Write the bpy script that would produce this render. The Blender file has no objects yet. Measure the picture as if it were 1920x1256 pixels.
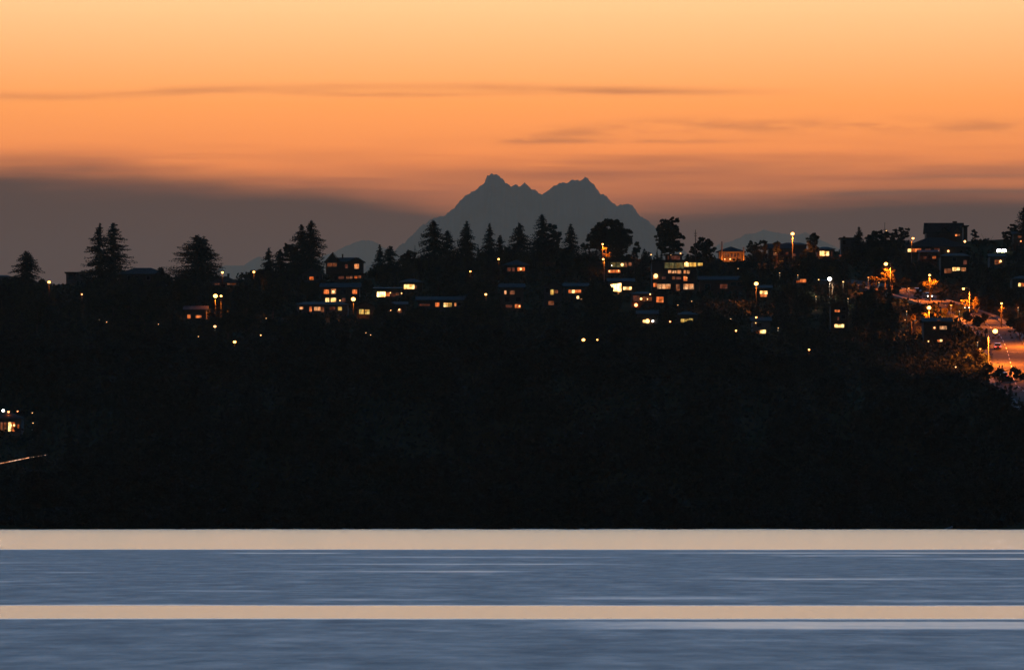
import bpy, math, random
import numpy as np
from mathutils import Vector, Matrix

sc = bpy.context.scene
COL = sc.collection
R = math.radians
CAM_H = 1.7
FPX = 12000.0            # focal length of the lens in pixels of a 1920-wide frame
HY = 975.0               # row of the true horizon

def wx(px, D): return (px - 960.0) / FPX * D
def wz(py, D): return CAM_H + (HY - py) / FPX * D

# ------------------------------------------------------------------ node helpers
class N:
    nt = None
    def __init__(s, v): s.v = v
    @staticmethod
    def m(op, *a, clamp=False):
        n = N.nt.nodes.new('ShaderNodeMath'); n.operation = op; n.use_clamp = clamp
        for i, q in enumerate(a):
            q = q.v if isinstance(q, N) else q
            if isinstance(q, (int, float)): n.inputs[i].default_value = q
            else: N.nt.links.new(q, n.inputs[i])
        return N(n.outputs[0])
    def __add__(s, o): return N.m('ADD', s, o)
    __radd__ = __add__
    def __sub__(s, o): return N.m('SUBTRACT', s, o)
    def __rsub__(s, o): return N.m('SUBTRACT', o, s)
    def __mul__(s, o): return N.m('MULTIPLY', s, o)
    __rmul__ = __mul__
    def __truediv__(s, o): return N.m('DIVIDE', s, o)
    def sstep(s, a, b):
        n = N.nt.nodes.new('ShaderNodeMapRange'); n.interpolation_type = 'SMOOTHSTEP'
        for q, i in ((s, 0), (a, 1), (b, 2)):
            q = q.v if isinstance(q, N) else q
            if isinstance(q, (int, float)): n.inputs[i].default_value = q
            else: N.nt.links.new(q, n.inputs[i])
        return N(n.outputs[0])
    def bump_at(s, c, w):          # gaussian
        d = (s - c) / w
        return N.m('EXPONENT', (d * d) * -1.0)

def ramp(fac, stops, interp='LINEAR'):
    n = N.nt.nodes.new('ShaderNodeValToRGB'); cr = n.color_ramp; cr.interpolation = interp
    while len(cr.elements) < len(stops): cr.elements.new(0.5)
    for e, (p, c) in zip(cr.elements, stops):
        e.position = p
        e.color = (c, c, c, 1) if isinstance(c, (int, float)) else (*c, 1)
    N.nt.links.new(fac.v, n.inputs[0])
    return n.outputs[0]

def mixc(f, a, b):
    n = N.nt.nodes.new('ShaderNodeMix'); n.data_type = 'RGBA'; n.clamp_factor = True
    for q, i in ((f, 0), (a, 6), (b, 7)):
        q = q.v if isinstance(q, N) else q
        if isinstance(q, (int, float)): n.inputs[i].default_value = q
        elif isinstance(q, tuple): n.inputs[i].default_value = (*q, 1)
        else: N.nt.links.new(q, n.inputs[i])
    return n.outputs[2]

def noise(vec, scale, detail=3, rough=.5, dist=0.0):
    n = N.nt.nodes.new('ShaderNodeTexNoise')
    n.inputs['Scale'].default_value = scale; n.inputs['Detail'].default_value = detail
    n.inputs['Roughness'].default_value = rough; n.inputs['Distortion'].default_value = dist
    if vec is not None: N.nt.links.new(vec, n.inputs['Vector'])
    return N(n.outputs['Fac'])

def comb(x, y, z=0.0):
    n = N.nt.nodes.new('ShaderNodeCombineXYZ')
    for i, q in enumerate((x, y, z)):
        q = q.v if isinstance(q, N) else q
        if isinstance(q, (int, float)): n.inputs[i].default_value = q
        else: N.nt.links.new(q, n.inputs[i])
    return n.outputs[0]

def sep(v):
    n = N.nt.nodes.new('ShaderNodeSeparateXYZ'); N.nt.links.new(v, n.inputs[0])
    return [N(o) for o in n.outputs]

# ------------------------------------------------------------------ world
SUN_EL, SUN_AZ = 0.8, -1.0
w = bpy.data.worlds.new("World"); sc.world = w; w.use_nodes = True
nt = w.node_tree; nt.nodes.clear(); N.nt = nt
tc = nt.nodes.new('ShaderNodeTexCoord')
X, Y, Z = sep(tc.outputs['Generated'])
DEG = 180 / math.pi
V = N.m('ARCSINE', Z) * DEG
U = N.m('ARCTAN2', X, Y) * DEG
Vp = N.m('MAXIMUM', V, 0.0)
t = N.m('SQRT', Vp / 90.0)
def vt(v): return math.sqrt(v / 90.0)
K = 1.0
sky = ramp(t, [(0, (1.5, .30, .06)), (vt(1.5), (1.7, .34, .06)), (vt(3.2), (2.12, .55, .085)), (vt(3.75), (2.22, .72, .13)), (vt(4.7), (2.0, 1.13, .485)),
               (vt(7), (3.1, 2.05, 1.0)), (vt(12), (1.75, 1.5, .98)), (vt(19), (.50, 1.58, 3.0)), (vt(32), (.17, 1.2, 2.95)),
               (vt(46), (.03, .08, .18)), (1, (.008, .018, .04))])
def edge(stops):      # (px, py) of the photo turned into azimuth / elevation degrees
    st = [(((p - 960) / 209.44 + 5) / 10, ((HY - q) / 209.44) / 5) for p, q in stops]
    return N(ramp((U + 5.0) / 10.0, st, 'B_SPLINE')) * 5.0
soft = noise(comb(U * .22, V * 1.6), 1.6, 4, .55)
fine = noise(comb(U * .30, V * 5.5, 3.1), 1.5, 5, .6)
# veil of thin brown cloud
eA = edge([(0, 312), (150, 288), (280, 300), (420, 326), (560, 290), (800, 286), (1000, 300), (1300, 290), (1600, 296), (1920, 296)])
a = (eA + (soft - .5) * .35 + .10 - V).sstep(0.0, .32)
grow = (eA - V).sstep(-.1, .75)
col = mixc(a * (fine * .5 + .26) * .9 + a * grow * (.30 + (1.0 - U.sstep(-3.6, -1.6)) * .3), sky, (.55, .13, .05))
# dense cloud bank near the horizon
eB = edge([(0, 328), (160, 336), (380, 340), (560, 350), (780, 386), (960, 412), (1150, 410), (1350, 380), (1600, 366), (1920, 354)])
b = (eB + (soft - .5) * .35 + (fine - .5) * .12 - V).sstep(-.20, .17)
col = mixc(b * .985, col, (.052, .006, .002))
# broad faint striations in the lower glow
f0 = noise(comb(U * .16, V * 3.4, 21.0), 2.2, 5, .6).sstep(.40, .66)
lay = V.sstep(2.3, 2.9) * (1.0 - V.sstep(3.05, 3.5))
col = mixc(lay * f0 * .48 * (1.0 - b), col, (.50, .12, .05))
# thin streaks
def streak(cx, w_, x0, x1, f, amt, col_, rgb=(.75, .22, .07)):
    m_ = V.bump_at(cx, w_) * U.sstep((x0 - 960) / 209.44, (x0 - 960) / 209.44 + .5) * (1.0 - U.sstep((x1 - 960) / 209.44 - 1.2, (x1 - 960) / 209.44))
    return mixc(m_ * f * amt, col_, rgb)
f1 = noise(comb(U * .55, V * 6.0, 7.7), 1.4, 4, .6).sstep(.38, .68)
f2 = noise(comb(U * .8, V * 4.0, 12.2), 2.0, 4, .6).sstep(.34, .62)
c1 = edge([(0, 185), (250, 183), (450, 166), (900, 163), (1200, 172), (1500, 175), (1920, 177)])
col = streak(c1, .035, -900, 1560, f1 * .45 + .40, .55, col)
c1b = edge([(0, 160), (400, 170), (700, 181), (960, 176), (1300, 176), (1920, 178)])
col = streak(c1b, .028, 250, 1400, f1 * .7 + .25, .50, col)
c2 = edge([(0, 262), (960, 266), (1200, 236), (1500, 238), (1920, 242)])
col = streak(c2, .065, 900, 3000, f2, .46, col)
c3 = edge([(0, 262), (900, 265), (1400, 268), (1920, 262)])
col = streak(c3, .022, 880, 1500, f2, .45, col)
c4 = edge([(0, 300), (960, 300), (1500, 318), (1920, 318)])
col = streak(c4, .05, 1150, 3000, f1, .45, col)
c5 = edge([(0, 334), (1700, 334), (1920, 331)])
col = streak(c5, .02, 1640, 3000, 1.0, .6, col)
c6 = edge([(0, 372), (1500, 368), (1750, 360), (1920, 362)])
col = streak(c6, .025, 1500, 3000, 1.0, .6, col, (.2, .09, .055))
# the eastern half of the sky is already night blue
west = (Y + Z * .25).sstep(.15, .80) * N.m('EXPONENT', (X * X) * -5.0)
col = mixc(west, (.002, .009, .032), col)
ny = nt.nodes.new('ShaderNodeTexSky'); ny.sky_type = 'NISHITA'; ny.sun_disc = False
ny.sun_elevation = R(SUN_EL); ny.sun_rotation = R(SUN_AZ); ny.dust_density = 2.0
bg1 = nt.nodes.new('ShaderNodeBackground'); bg1.inputs[1].default_value = 0.004
nt.links.new(ny.outputs[0], bg1.inputs[0])
bg2 = nt.nodes.new('ShaderNodeBackground'); bg2.inputs[1].default_value = 1.0
nt.links.new(col, bg2.inputs[0])
ad = nt.nodes.new('ShaderNodeAddShader'); out = nt.nodes.new('ShaderNodeOutputWorld')
nt.links.new(bg1.outputs[0], ad.inputs[0]); nt.links.new(bg2.outputs[0], ad.inputs[1]); nt.links.new(ad.outputs[0], out.inputs[0])

# ------------------------------------------------------------------ camera, sun, render
cam = bpy.data.cameras.new('camera'); co = bpy.data.objects.new('camera', cam); COL.objects.link(co)
co.location = (0, 0, CAM_H); co.rotation_euler = (R(90), 0, 0)
cam.sensor_width = 36; cam.lens = 36 * FPX / 1920; cam.shift_y = (HY - 628) / 1920
cam.clip_start = .5; cam.clip_end = 150000
sc.camera = co
sl = bpy.data.lights.new('sun', 'SUN'); so = bpy.data.objects.new('sun', sl); COL.objects.link(so)
sl.energy = 0.04; sl.angle = R(.5); sl.color = (1, .55, .25)
d = Vector((math.sin(R(SUN_AZ)) * math.cos(R(SUN_EL)), math.cos(R(SUN_AZ)) * math.cos(R(SUN_EL)), math.sin(R(SUN_EL))))
so.rotation_euler = d.to_track_quat('Z', 'Y').to_euler()
sc.view_settings.view_transform = 'Standard'; sc.view_settings.look = 'None'
sc.view_settings.exposure = 0; sc.view_settings.gamma = 1
cy = sc.cycles
cy.use_denoising = True; cy.max_bounces = 5; cy.diffuse_bounces = 2; cy.glossy_bounces = 3; cy.volume_bounces = 0
cy.sample_clamp_indirect = 2.0; cy.use_light_tree = True
w.cycles.sampling_method = 'MANUAL'; w.cycles.sample_map_resolution = 2048

# ------------------------------------------------------------------ materials
def newmat(name):
    m = bpy.data.materials.new(name); m.use_nodes = True; m.node_tree.nodes.clear(); N.nt = m.node_tree
    return m
def finish(m, shader, vol=False):
    o = m.node_tree.nodes.new('ShaderNodeOutputMaterial'); m.node_tree.links.new(shader, o.inputs[1 if vol else 0]); return m
def pbr(col, rough=.8, bump=None, bstr=.3, spec=.3, metal=0.0):
    n = N.nt.nodes.new('ShaderNodeBsdfPrincipled')
    for q, k in ((col, 'Base Color'), (rough, 'Roughness')):
        q = q.v if isinstance(q, N) else q
        if isinstance(q, tuple): n.inputs[k].default_value = (*q, 1)
        elif isinstance(q, (int, float)): n.inputs[k].default_value = q
        else: N.nt.links.new(q, n.inputs[k])
    n.inputs['Specular IOR Level'].default_value = spec; n.inputs['Metallic'].default_value = metal
    if bump is not None:
        b_ = N.nt.nodes.new('ShaderNodeBump'); b_.inputs['Strength'].default_value = bstr
        N.nt.links.new(bump.v, b_.inputs['Height']); N.nt.links.new(b_.outputs[0], n.inputs['Normal'])
    return n.outputs[0]
def objco():
    return N.nt.nodes.new('ShaderNodeTexCoord').outputs['Object']
def surf(name, c0, c1, scale=1.0, rough=.8, **k):
    m = newmat(name); f = noise(objco(), scale, 5, .6)
    return finish(m, pbr(mixc(f.sstep(.3, .7), c0, c1), rough, bump=f, **k))
def foliage(name, c0, c1):
    m = newmat(name); f = noise(objco(), .5, 4, .7)
    return finish(m, pbr(mixc(f.sstep(.35, .65), c0, c1), .9, spec=.1))
M = {}
M['bark'] = surf('bark', (.05, .035, .025), (.10, .075, .055), 3)
M['fir'] = foliage('fir_needles', (.020, .028, .028), (.040, .052, .044))
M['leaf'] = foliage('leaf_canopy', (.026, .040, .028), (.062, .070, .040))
M['leaf2'] = foliage('warm_leaf_canopy', (.055, .055, .022), (.12, .085, .035))  # warmer, lighter leaf tone for the trees near the lamps
M['ground'] = surf('ground_grass', (.030, .040, .020), (.060, .058, .035), .05, 1.0, spec=0.0)
M['asphalt'] = surf('asphalt', (.06, .055, .05), (.10, .095, .088), .7, 1.0, spec=.04)
M['concrete'] = surf('concrete', (.10, .098, .09), (.15, .145, .135), .8, spec=.04)
M['paint'] = surf('road_paint', (.6, .6, .57), (.8, .8, .78), 1.5)
M['wall_a'] = surf('tan_siding', (.10, .085, .07), (.14, .12, .10), .8)
M['wall_b'] = surf('grey_siding', (.07, .075, .08), (.10, .105, .11), .8)
M['wall_c'] = surf('white_siding', (.18, .175, .17), (.25, .24, .23), .8)
M['wall_d'] = surf('brown_shingle_siding', (.045, .037, .03), (.07, .058, .045), 1.2)
M['brick'] = surf('red_brick', (.10, .05, .038), (.14, .075, .055), 2)
M['roof'] = surf('roof_shingles', (.025, .025, .028), (.06, .058, .055), 1.5, .95, spec=.08)
M['trim'] = surf('window_trim', (.20, .19, .18), (.28, .27, .26), 1)
M['door'] = surf('painted_door', (.08, .04, .03), (.13, .07, .05), 1)
M['metal'] = surf('galvanised_metal', (.25, .25, .25), (.35, .35, .34), 2, .5)
M['wood'] = surf('pole_wood', (.06, .045, .03), (.11, .085, .06), 4)
M['rubber'] = surf('rubber', (.02, .02, .02), (.035, .035, .035), 5)
M['rock'] = surf('mountain_rock', (.05, .052, .055), (.12, .12, .12), .004, 1.0, spec=0.0)
M['carred'] = surf('car_paint_dark_red', (.12, .015, .012), (.16, .02, .015), 1, .35)
M['cargrey'] = surf('car_paint_grey', (.14, .145, .15), (.18, .185, .19), 1, .35)
M['carwhite'] = surf('car_paint_white', (.5, .5, .5), (.6, .6, .6), 1, .35)
m = newmat('dark_window_glass'); M['dark'] = finish(m, pbr(mixc(noise(objco(), 2).sstep(.4, .6), (.012, .014, .018), (.03, .03, .034)), .12, spec=.5))

def glow(name, rgb, strength=1.0, vary=True, lamp=False):
    m = newmat(name)
    e = N.nt.nodes.new('ShaderNodeEmission')
    if vary:
        x, y, z = sep(objco())
        f = noise(comb(x, y, z * .8), .9, 3, .6).sstep(.30, .72) * 1.25 + .22
        f = f * (noise(comb(x * 2.2, y, z * .25), 1.6, 2, .5).sstep(.36, .60) * .45 + .62)
        warm = noise(comb(x, y, z), .6, 2).sstep(.35, .65)
        col = mixc(warm, (rgb[0], rgb[1] * .72, rgb[2] * .55), (rgb[0], rgb[1] * 1.12, min(1, rgb[2] * 1.3)))
        N.nt.links.new(col, e.inputs[0]); N.nt.links.new((f * strength).v, e.inputs[1])
    else:
        e.inputs[0].default_value = (*rgb, 1); e.inputs[1].default_value = strength
    finish(m, e.outputs[0])
    m.cycles.emission_sampling = 'NONE'
    return m
M['R'] = glow('window_glow_dull_red', (1, .30, .17), .11)
M['D'] = glow('window_glow_dim', (1, .33, .13), .22)
M['O'] = glow('window_glow_orange', (1, .24, .055), .95)
M['P'] = glow('window_glow_peach', (1, .44, .17), .95)
M['Y'] = glow('window_glow_yellow', (1, .66, .15), .85)
M['B'] = glow('window_glow_bright', (1, .60, .20), 2.6)
M['W'] = glow('window_glow_brightest', (1, .62, .22), 5.5)
M['G'] = glow('window_glow_olive', (1, .80, .28), .14)
M['lamp_sodium'] = glow('lamp_sodium', (1, .40, .085), 10, False)
M['lamp_white'] = glow('lamp_white', (1, .88, .74), 14, False)
M['lamp_flood'] = glow('lamp_flood', (1, .85, 1), 40, False)
M['lamp_red'] = glow('lamp_red', (1, .25, .08), 8, False)
M['lamp_small'] = glow('lamp_small', (1, .46, .15), 4.5, False)
M['tail'] = glow('tail_light', (1, .06, .03), 6, False)
M['head'] = glow('head_light', (1, .85, .6), 14, False)
M['strip'] = glow('rail_glow', (1, .50, .28), 1.3)

# ------------------------------------------------------------------ object helpers
def tag(o, label=None, cat=None, group=None, kind=None):
    if label: o['label'] = label
    if cat: o['category'] = cat
    if group: o['group'] = group
    if kind: o['kind'] = kind
    return o
def empty(name, loc, rz=0.0):
    o = bpy.data.objects.new(name, None); COL.objects.link(o); o.location = loc; o.rotation_euler = (0, 0, rz)
    o.empty_display_size = .5
    return o
def link(name, me, parent=None, loc=None):
    o = bpy.data.objects.new(name, me); COL.objects.link(o); o.parent = parent
    if loc: o.location = loc
    return o
def np_mesh(name, verts, quads, mat, tris=None, smooth=False):
    me = bpy.data.meshes.new(name)
    verts = np.ascontiguousarray(verts, dtype=np.float32)
    nq = 0 if quads is None else len(quads); ntri = 0 if tris is None else len(tris)
    me.vertices.add(len(verts)); me.vertices.foreach_set('co', verts.ravel())
    me.loops.add(nq * 4 + ntri * 3); me.polygons.add(nq + ntri)
    idx = []
    if nq: idx.append(np.asarray(quads, dtype=np.int32).ravel())
    if ntri: idx.append(np.asarray(tris, dtype=np.int32).ravel())
    me.loops.foreach_set('vertex_index', np.concatenate(idx))
    ls = np.concatenate([np.arange(nq) * 4, nq * 4 + np.arange(ntri) * 3]).astype(np.int32)
    me.polygons.foreach_set('loop_start', ls)
    me.update(calc_edges=True); me.validate()
    me.materials.append(mat)
    if smooth: me.polygons.foreach_set('use_smooth', np.ones(nq + ntri, bool))
    return me

class MB:
    def __init__(s): s.v = []; s.f = []
    def box(s, x0, x1, y0, y1, z0, z1):
        b = len(s.v)
        s.v += [(x, y, z) for z in (z0, z1) for y in (y0, y1) for x in (x0, x1)]
        s.f += [tuple(b + i for i in q) for q in ((0, 2, 3, 1), (4, 5, 7, 6), (0, 1, 5, 4), (2, 6, 7, 3), (0, 4, 6, 2), (1, 3, 7, 5))]
        return s
    def poly(s, pts):
        b = len(s.v); s.v += [tuple(p) for p in pts]; s.f.append(tuple(range(b, b + len(pts)))); return s
    def prism(s, prof, axis, a0, a1):
        """closed 2-D profile extruded along axis 'x' or 'y'"""
        b = len(s.v); n = len(prof)
        for a_ in (a0, a1):
            for p, q in prof: s.v.append((a_, p, q) if axis == 'x' else (p, a_, q))
        s.f.append(tuple(b + i for i in range(n))[::-1]); s.f.append(tuple(b + n + i for i in range(n)))
        for i in range(n):
            j = (i + 1) % n; s.f.append((b + i, b + j, b + n + j, b + n + i))
        return s
    def tube(s, pts, rads, n=8, cap=True):
        b = len(s.v)
        for k, (p, r) in enumerate(zip(pts, rads)):
            p = Vector(p); q = Vector(pts[min(k + 1, len(pts) - 1)]) - Vector(pts[max(k - 1, 0)])
            q.normalize(); u = q.orthogonal().normalized(); v = q.cross(u)
            if abs(q.z) > .8: u = Vector((1, 0, 0)); v = q.cross(u).normalized(); u = v.cross(q)
            for i in range(n):
                a_ = 2 * math.pi * i / n; s.v.append(tuple(p + (u * math.cos(a_) + v * math.sin(a_)) * r))
        for k in range(len(pts) - 1):
            for i in range(n):
                j = (i + 1) % n
                s.f.append((b + k * n + i, b + k * n + j, b + (k + 1) * n + j, b + (k + 1) * n + i))
        if cap:
            s.f.append(tuple(b + i for i in range(n))[::-1]); s.f.append(tuple(b + (len(pts) - 1) * n + i for i in range(n)))
        return s
    def ball(s, c, rx, ry, rz, n=10, m=6):
        b = len(s.v)
        s.v.append((c[0], c[1], c[2] - rz))
        for k in range(1, m):
            th = math.pi * k / m - math.pi / 2
            for i in range(n):
                a_ = 2 * math.pi * i / n
                s.v.append((c[0] + rx * math.cos(th) * math.cos(a_), c[1] + ry * math.cos(th) * math.sin(a_), c[2] + rz * math.sin(th)))
        s.v.append((c[0], c[1], c[2] + rz)); top = len(s.v) - 1
        for i in range(n):
            j = (i + 1) % n
            s.f.append((b, b + 1 + j, b + 1 + i)); s.f.append((top, b + 1 + (m - 2) * n + i, b + 1 + (m - 2) * n + j))
            for k in range(m - 2):
                s.f.append((b + 1 + k * n + i, b + 1 + k * n + j, b + 1 + (k + 1) * n + j, b + 1 + (k + 1) * n + i))
        return s
    def build(s, name, mat, parent=None, loc=None):
        me = bpy.data.meshes.new(name); me.from_pydata(s.v, [], s.f); me.update(); me.materials.append(mat)
        return link(name, me, parent, loc)

# ------------------------------------------------------------------ terrain
P_T = [(-5000, -4), (1100, -4), (1190, -1.5), (1200, 0), (1203, .7), (1300, 5), (1400, 15), (1500, 30), (1625, 43), (1750, 55), (1880, 68.5), (2000, 79.5), (2060, 82.5), (2150, 81), (2500, 55), (3600, 18), (90000, 12)]
PX_B = [(-2000, -8), (0, -6), (500, -4), (900, 0), (1300, 2.5), (1500, 3.5), (1590, 5.0), (1700, 8), (1920, 9), (4000, 4)]
def sm(x, a_, b_):
    t_ = np.clip((x - a_) / (b_ - a_), 0, 1); return t_ * t_ * (3 - 2 * t_)
def ground_z(x, y):
    x = np.asarray(x, float); y = np.asarray(y, float)
    pxr = 960 + x * FPX / np.maximum(y, 600)
    sh = 105 * (1 - np.clip((pxr - 960) / 960, -1.4, 1.4) ** 2) * (1 - sm(y, 1330, 1500))
    z = np.interp(y - sh, [p[0] for p in P_T], [p[1] for p in P_T])
    z = z + np.interp(pxr, [p[0] for p in PX_B], [p[1] for p in PX_B]) * sm(y, 1720, 2000) * (1 - sm(y, 2200, 3400))
    z = z + (np.sin(x * .031 + y * .017) * .7 + np.sin(x * .071 - y * .043 + 1.3) * .35) * sm(y, 1340, 1600) * (1 - sm(y, 3000, 6000))
    return z
DS = np.arange(1215, 2075, 1.0)
def ground_row(px, D): return HY - FPX * (ground_z(wx(px, D), D) - CAM_H) / D
def dist_at(px, py, h=0.0):
    """nearest distance at which ground + h metres shows at (px, py)"""
    rows = ground_row(px, DS) - h * FPX / DS
    k = np.where(rows <= py)[0]
    return float(DS[k[0]]) if len(k) else float(DS[int(np.argmin(rows))])

ys = np.concatenate([np.arange(-3000, 1100, 400), np.arange(1100, 1340, 4), np.arange(1340, 2200, 12), np.arange(2200, 3600, 80), np.geomspace(3600, 46000, 24)])
xs = np.concatenate([[-30000, -12000, -5000, -2500, -1200, -600], np.arange(-360, 361, 12), [600, 1200, 2500, 5000, 12000, 30000]])
GX, GY = np.meshgrid(xs, ys)
gv = np.stack([GX, GY, ground_z(GX, GY)], -1).reshape(-1, 3)
nx, nyy = len(xs), len(ys)
i0 = (np.arange(nyy - 1)[:, None] * nx + np.arange(nx - 1)[None]).ravel()
gq = np.stack([i0, i0 + 1, i0 + nx + 1, i0 + nx], -1)
tag(link('ground', np_mesh('ground', gv, gq, M['ground'], smooth=True)), kind='structure')

# ------------------------------------------------------------------ water
m = newmat('lake_water')
geo = N.nt.nodes.new('ShaderNodeNewGeometry')
x, y, z = sep(geo.outputs['Position'])
wob = noise(comb(x * .012, y * .004), 1.0, 3)          # slow wander of the wind-slick edges
wob2 = noise(comb(x * .02, y * .006, 5.0), 1.0, 2)
lg = N.m('LOGARITHM', y + x * .02, math.e)             # distance on a log scale
lgw = lg + (wob - .5) * .05
rip_e = noise(comb(x * .25, y * .05, 8.0), 1.0, 4, .6)
def band(a0, a1, s0, s1, ref=None):
    ref = ref or lgw
    return ref.sstep(math.log(a0) - s0, math.log(a0) + s0) * (1.0 - ref.sstep(math.log(a1) - s1, math.log(a1) + s1))
lgf = lg + (wob - .5) * .05 + (rip_e - .5) * .02
far = lgf.sstep(math.log(371) - .022, math.log(371) + .022)
near = band(110, 128, .014, .013, lg + (wob - .5) * .02 + (rip_e - .5) * .012)
pale = band(100, 107.5, .012, .006, lg + (wob - .5) * .02) * x.sstep(-.8, 3.5) * .62
# short thin slicks between the bands
st_n = noise(comb(x * .018, lg * 46.0, 1.7), 1.0, 2, .5)
st = st_n.sstep(.66, .74) * (noise(comb(x * .05, lg * 9.0, 4.0), 1.0, 2).sstep(.40, .62)) * .8
lg2 = lg + (wob2 - .5) * .012
brk = noise(comb(x * .09, lg * 20.0, 6.0), 1.0, 3, .6).sstep(.25, .55)
for (yy_, xa, xb, amt, wpx) in ((1036, 1050, 2600, .75, 1.2), (1041, 1400, 1780, .55, 1.2), (1047, 1600, 2600, .8, 1.3), (1036.5, 360, 700, .6, 1.0), (1044, 560, 1250, .45, 1.1), (1055, -400, 190, .7, 1.2), (1057, 430, 1250, .5, 1.3),
                                (1071, 390, 1080, .65, 1.4), (1073, 60, 200, .3, 1.2), (1085, 1330, 1780, .55, 1.7), (1084, 1100, 2400, .3, 2.0), (1090, -300, 110, .4, 1.3), (1108, 240, 560, .35, 2.0), (1121, 950, 1500, .42, 3.0), (1126, 1500, 2300, .35, 2.2), (1124, 500, 900, .3, 2.0)):
    dd_ = CAM_H * FPX / (yy_ - HY); wl = wpx / (yy_ - HY); xw0, xw1 = wx(xa, dd_), wx(xb, dd_); so_ = (xw1 - xw0) * .3
    g_ = lg2.bump_at(math.log(dd_), wl) * x.sstep(xw0, xw0 + so_) * (1.0 - x.sstep(xw1 - so_, xw1)) * amt
    st = N.m('MAXIMUM', st, g_ * brk)
calm = N.m('MAXIMUM', N.m('MAXIMUM', far, near), N.m('MAXIMUM', pale, st * (1.0 - far)))
rip = noise(comb(x * .55, y * .15, 2.0), 1.0, 5, .62)
rip2 = noise(comb(x * 1.6, y * .5, 9.0), 1.0, 4, .6)
calmv = calm
rough = N(0) if False else None
WR_R, WR_C = .61, .20
rr = (rip - .5) * .36 + (rip2 - .5) * .26 + WR_R
rc = (noise(comb(x * .01, lg * 30.0), 1.0, 3) - .5) * .05 + WR_C
rough = rc * calmv + rr * (1.0 - calmv)
gl = N.nt.nodes.new('ShaderNodeBsdfPrincipled')
gl.inputs['Base Color'].default_value = (.012, .03, .05, 1)
gl.inputs['IOR'].default_value = 1.333; gl.inputs['Specular IOR Level'].default_value = .5
N.nt.links.new(rough.v, gl.inputs['Roughness'])
bm_ = N.nt.nodes.new('ShaderNodeBump'); bm_.inputs['Distance'].default_value = .25
N.nt.links.new(((1.0 - calmv) * .55).v, bm_.inputs['Strength'])
N.nt.links.new((rip + rip2 * .4).v, bm_.inputs['Height']); N.nt.links.new(bm_.outputs[0], gl.inputs['Normal'])
M['water'] = finish(m, gl.outputs[0])
wm = MB().poly([(-3500, -2500, 0), (3500, -2500, 0), (3500, 1420, 0), (-3500, 1420, 0)])
tag(wm.build('lake_water', M['water']), kind='structure')

# ------------------------------------------------------------------ mountains
def range_mesh(name, D, pts, depth, seed, jag, basez=0.0):
    rs = np.random.RandomState(seed)
    px = np.array([p[0] for p in pts], float); py = np.array([p[1] for p in pts], float)
    n = 760; u = np.linspace(px[0], px[-1], n)
    top = wz(np.interp(u, px, py), D)
    def fr(nn, amp):
        o = np.zeros(nn); k = 5
        while k < nn:
            o += np.interp(np.arange(nn), np.linspace(0, nn - 1, k), rs.randn(k)) * amp; amp *= .62; k *= 2
        return o
    fine_ = np.interp(np.arange(n), np.linspace(0, n - 1, 170), rs.randn(170)) * jag * .42 + np.interp(np.arange(n), np.linspace(0, n - 1, 380), rs.randn(380)) * jag * .3
    top = top + fine_ * np.clip((top - basez - 500) / 700, 0.05, 1) + fr(n, jag * .5) * np.clip((top - basez) / 800, 0.1, 1)
    rows = 41; s = np.linspace(-1, 1, rows)
    vv = np.zeros((rows, n, 3))
    for r_, q in enumerate(s):
        fall = (1 - abs(q)) ** 1.15
        hz = basez - 30 + (top - basez + 30) * fall
        rough_ = fr(n, 55.0) * (abs(q) > .01) * fall * min(1, abs(q) * 4)
        vv[r_, :, 0] = wx(u, D) * (1 + q * depth / D * .4) + fr(n, 30.0) * abs(q)
        vv[r_, :, 1] = D + q * depth
        vv[r_, :, 2] = hz - abs(rough_)
    vv[rows // 2, :, 0] = wx(u, D)
    i_ = (np.arange(rows - 1)[:, None] * n + np.arange(n - 1)[None]).ravel()
    q_ = np.stack([i_, i_ + 1, i_ + n + 1, i_ + n], -1)
    return tag(link(name, np_mesh(name, vv.reshape(-1, 3), q_, M['rock'])), kind='structure')
twin = [(560, 560), (700, 492), (738, 464), (760.5, 450), (774, 434), (789.5, 420), (805, 411), (828, 405), (837.5, 398), (859, 379), (883, 358.7), (892.6, 355.6), (908, 343), (910.6, 336), (915, 328.7), (930, 327), (935.7, 330), (943, 337), (955, 345.5), (962, 347), (969, 343.6), (976, 345.5), (985, 340.7), (993, 346.7), (1003, 351.5), (1010, 357.5), (1016.7, 360), (1024, 354), (1039, 344), (1048, 340), (1061.5, 341), (1069, 337), (1087, 337), (1096, 333), (1102, 335), (1115, 348), (1125, 362), (1139, 372), (1157, 387.5), (1170.5, 381.5), (1185, 386), (1194.5, 399.5), (1206.5, 411.4), (1223, 423.4), (1260, 452), (1340, 520), (1400, 560)]
range_mesh('twin_peak_mountain', 34000, twin, 5200, 3, 9.0)
range_mesh('distant_hills', 44500, [(330, 560), (400, 512), (420, 496), (443, 496), (456, 498), (469.5, 487), (485, 480), (505, 484), (560, 500), (600, 483), (629, 471), (644.6, 462.5), (676, 451), (696, 451), (707, 456), (722.6, 466), (760, 480), (900, 560)], 1400, 5, 5.0)
range_mesh('distant_hills', 44500, [(1180, 560), (1290, 480), (1382, 447), (1398, 438), (1416, 436), (1431, 429), (1449, 433.5), (1467, 436), (1490, 440), (1511.6, 433.5), (1525, 442), (1574, 465), (1700, 520), (1800, 560)], 1400, 8, 5.0)

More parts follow.
